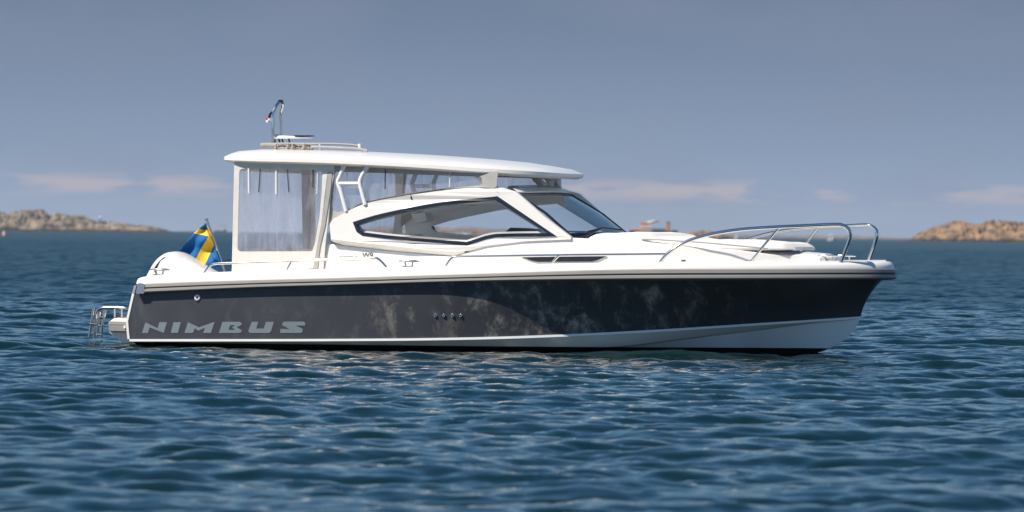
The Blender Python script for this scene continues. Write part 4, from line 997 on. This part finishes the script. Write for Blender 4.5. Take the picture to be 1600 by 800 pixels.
sb('crane_base', 1001, 1012, 345.5, 352, 'shippink', ws_, .9)
B().tube([((1008 - 1021)*ks, 0, (373 - 350)*ks), ((1028 - 1021)*ks, 0, (373 - 344.5)*ks)], [.75, .55], 0, 8).build('crane_boom', 'h_cream', ws_)
sb('cargo', 1019, 1040, 355.5, 363, 'shipteal', ws_, 1.3); fu = sb('funnel', 1041, 1047, 346, 360, 'shiporange', ws_, .8); sb('funnel_cap', 1040.8, 1047.2, 344.8, 346.2, 'darksteel', fu, .85); sb('winch', 1050, 1057, 357.5, 363, 'darksteel', ws_, 1.2)

# small white motor boats far off
def small_boat(px_, w, dist, label, cabin):
    ks = dist / FPX; p = far(px_, 359 + .0112*px_, dist); t = thing('motor_boat', label, 'motor boat', (p[0], p[1], 0.0), 0)
    a = w*ks/2
    B().loft([[(s*a, -w2*.9, zt_), (s*a*.96, -w2*.7, -.3), (s*a*.96, w2*.7, -.3), (s*a, w2*.9, zt_)] for s, w2, zt_ in ((-1, .9, .8), (-.3, 1, .8), (.4, .9, .95), (.8, .5, 1.15), (1, .05, 1.3))], 0, True, False, True).build('hull', 'gel', t)
    ca = B().loft([[(x*a, s*.7, z) for x, s in ((-.5, -1), (.45, -1), (.45, 1), (-.5, 1))] if z < 1 else [(x*a, s*.62, z) for x, s in ((-.45, -1), (.2, -1), (.2, 1), (-.45, 1))] for z in (.7, cabin)], 0, True, False, True).build('cabin', 'gel', t)
    B().box((-.1*a, .69, .85 + (cabin - .85)*.45), (a*.26, .02, (cabin - .8)*.18)).build('window', 'winglass', ca)
small_boat(1151, 10, 2300., 'tiny white motor boat on the horizon under the bow rail', 2.0)
small_boat(1299, 13, 2300., 'small white motor boat between the two bow rails', 2.6)

# beacon, far crane vessel, buoy
ks = DI / FPX; p = far(151, 346, DI); bc = thing('beacon', 'slender lattice beacon on the left rocky island', 'beacon', (p[0], p[1] + 24, 3.0))
t = B()
for dx_, dy_ in ((-1, -1), (1, -1), (1, 1), (-1, 1)): t.tube([(dx_*1.6, dy_*1.6, 0), (dx_*.3, dy_*.3, 4.6)], .14, 0, 6)
for h in (1.2, 2.6): 
    r_ = 1.6 - 1.3*h/4.6; t.tube([(-r_, -r_, h), (r_, -r_, h), (r_, r_, h), (-r_, r_, h), (-r_, -r_, h)], .1, 0, 5)
t.build('lattice', 'darksteel', bc); B().tube([(0, 0, 4.3), (0, 0, 5.2), (0, 0, 5.6)], [.5, .5, .1], 0, 8).build('lantern', 'h_white', bc)
d_ = 5600.; ks = d_ / FPX; p = far(345, 361, d_); cs = thing('crane_vessel', 'faint crane vessel on the horizon beside the flag', 'ship', (p[0], p[1], 0))
B().loft([[(s*9*ks, -w, zt_), (s*8.5*ks, -w*.9, -1), (s*8.5*ks, w*.9, -1), (s*9*ks, w, zt_)] for s, w, zt_ in ((-1, 2.5, 2), (-.5, 3, 1.6), (.6, 3, 1.6), (.95, 1.5, 2.4), (1.02, .2, 2.8))], 0, True, False, True).build('hull', 'darksteel', cs)
B().tube([(6*ks, 0, 1), (6*ks, 0, 12.5*ks)], .5, 0, 6).tube([(6*ks, 0, 10.5*ks), (-7*ks, 0, 11*ks)], .35, 0, 6).build('crane', 'shippink', cs)
d_ = 960.; p = far(7, 368.5, d_); by = thing('buoy', 'small white and orange buoy floating near the left edge', 'buoy', (p[0], p[1], 0))
t = B().tube([(0, 0, -.2), (0, 0, .0), (0, 0, .25), (0, 0, .32)], [.36, .42, .36, .1], 0, 12).build('float', 'buoyo', by)
B().tube([(-.1, 0, .3), (-.1, 0, .55), (-.1, 0, .8)], [.18, .17, .05], 0, 10).build('topmark', 'h_white', by)

# ------------------------------------------------------------------ sea air
hb = B().loft([[(-3200, -3120, -1.5), (3200, -3120, -1.5), (3200, 9500, -1.5), (-3200, 9500, -1.5)], [(-3200, -3120, 45), (3200, -3120, 45), (3200, 9500, 45), (-3200, 9500, 45)]], 0, True, False, True)
hm = bpy.data.materials.new('sea haze'); hm.use_nodes = True
for n in list(hm.node_tree.nodes): hm.node_tree.nodes.remove(n)
ho = hm.node_tree.nodes.new('ShaderNodeOutputMaterial'); hv = hm.node_tree.nodes.new('ShaderNodeVolumePrincipled')
hv.inputs['Color'].default_value = (.80, .86, .95, 1); hv.inputs['Density'].default_value = 0.000035; hv.inputs['Anisotropy'].default_value = 0.0
hm.node_tree.links.new(hv.outputs[0], ho.inputs['Volume'])
haze = hb.build('haze', hm, world=True); haze['kind'] = 'stuff'; haze['label'] = 'thin pale haze over the sea'
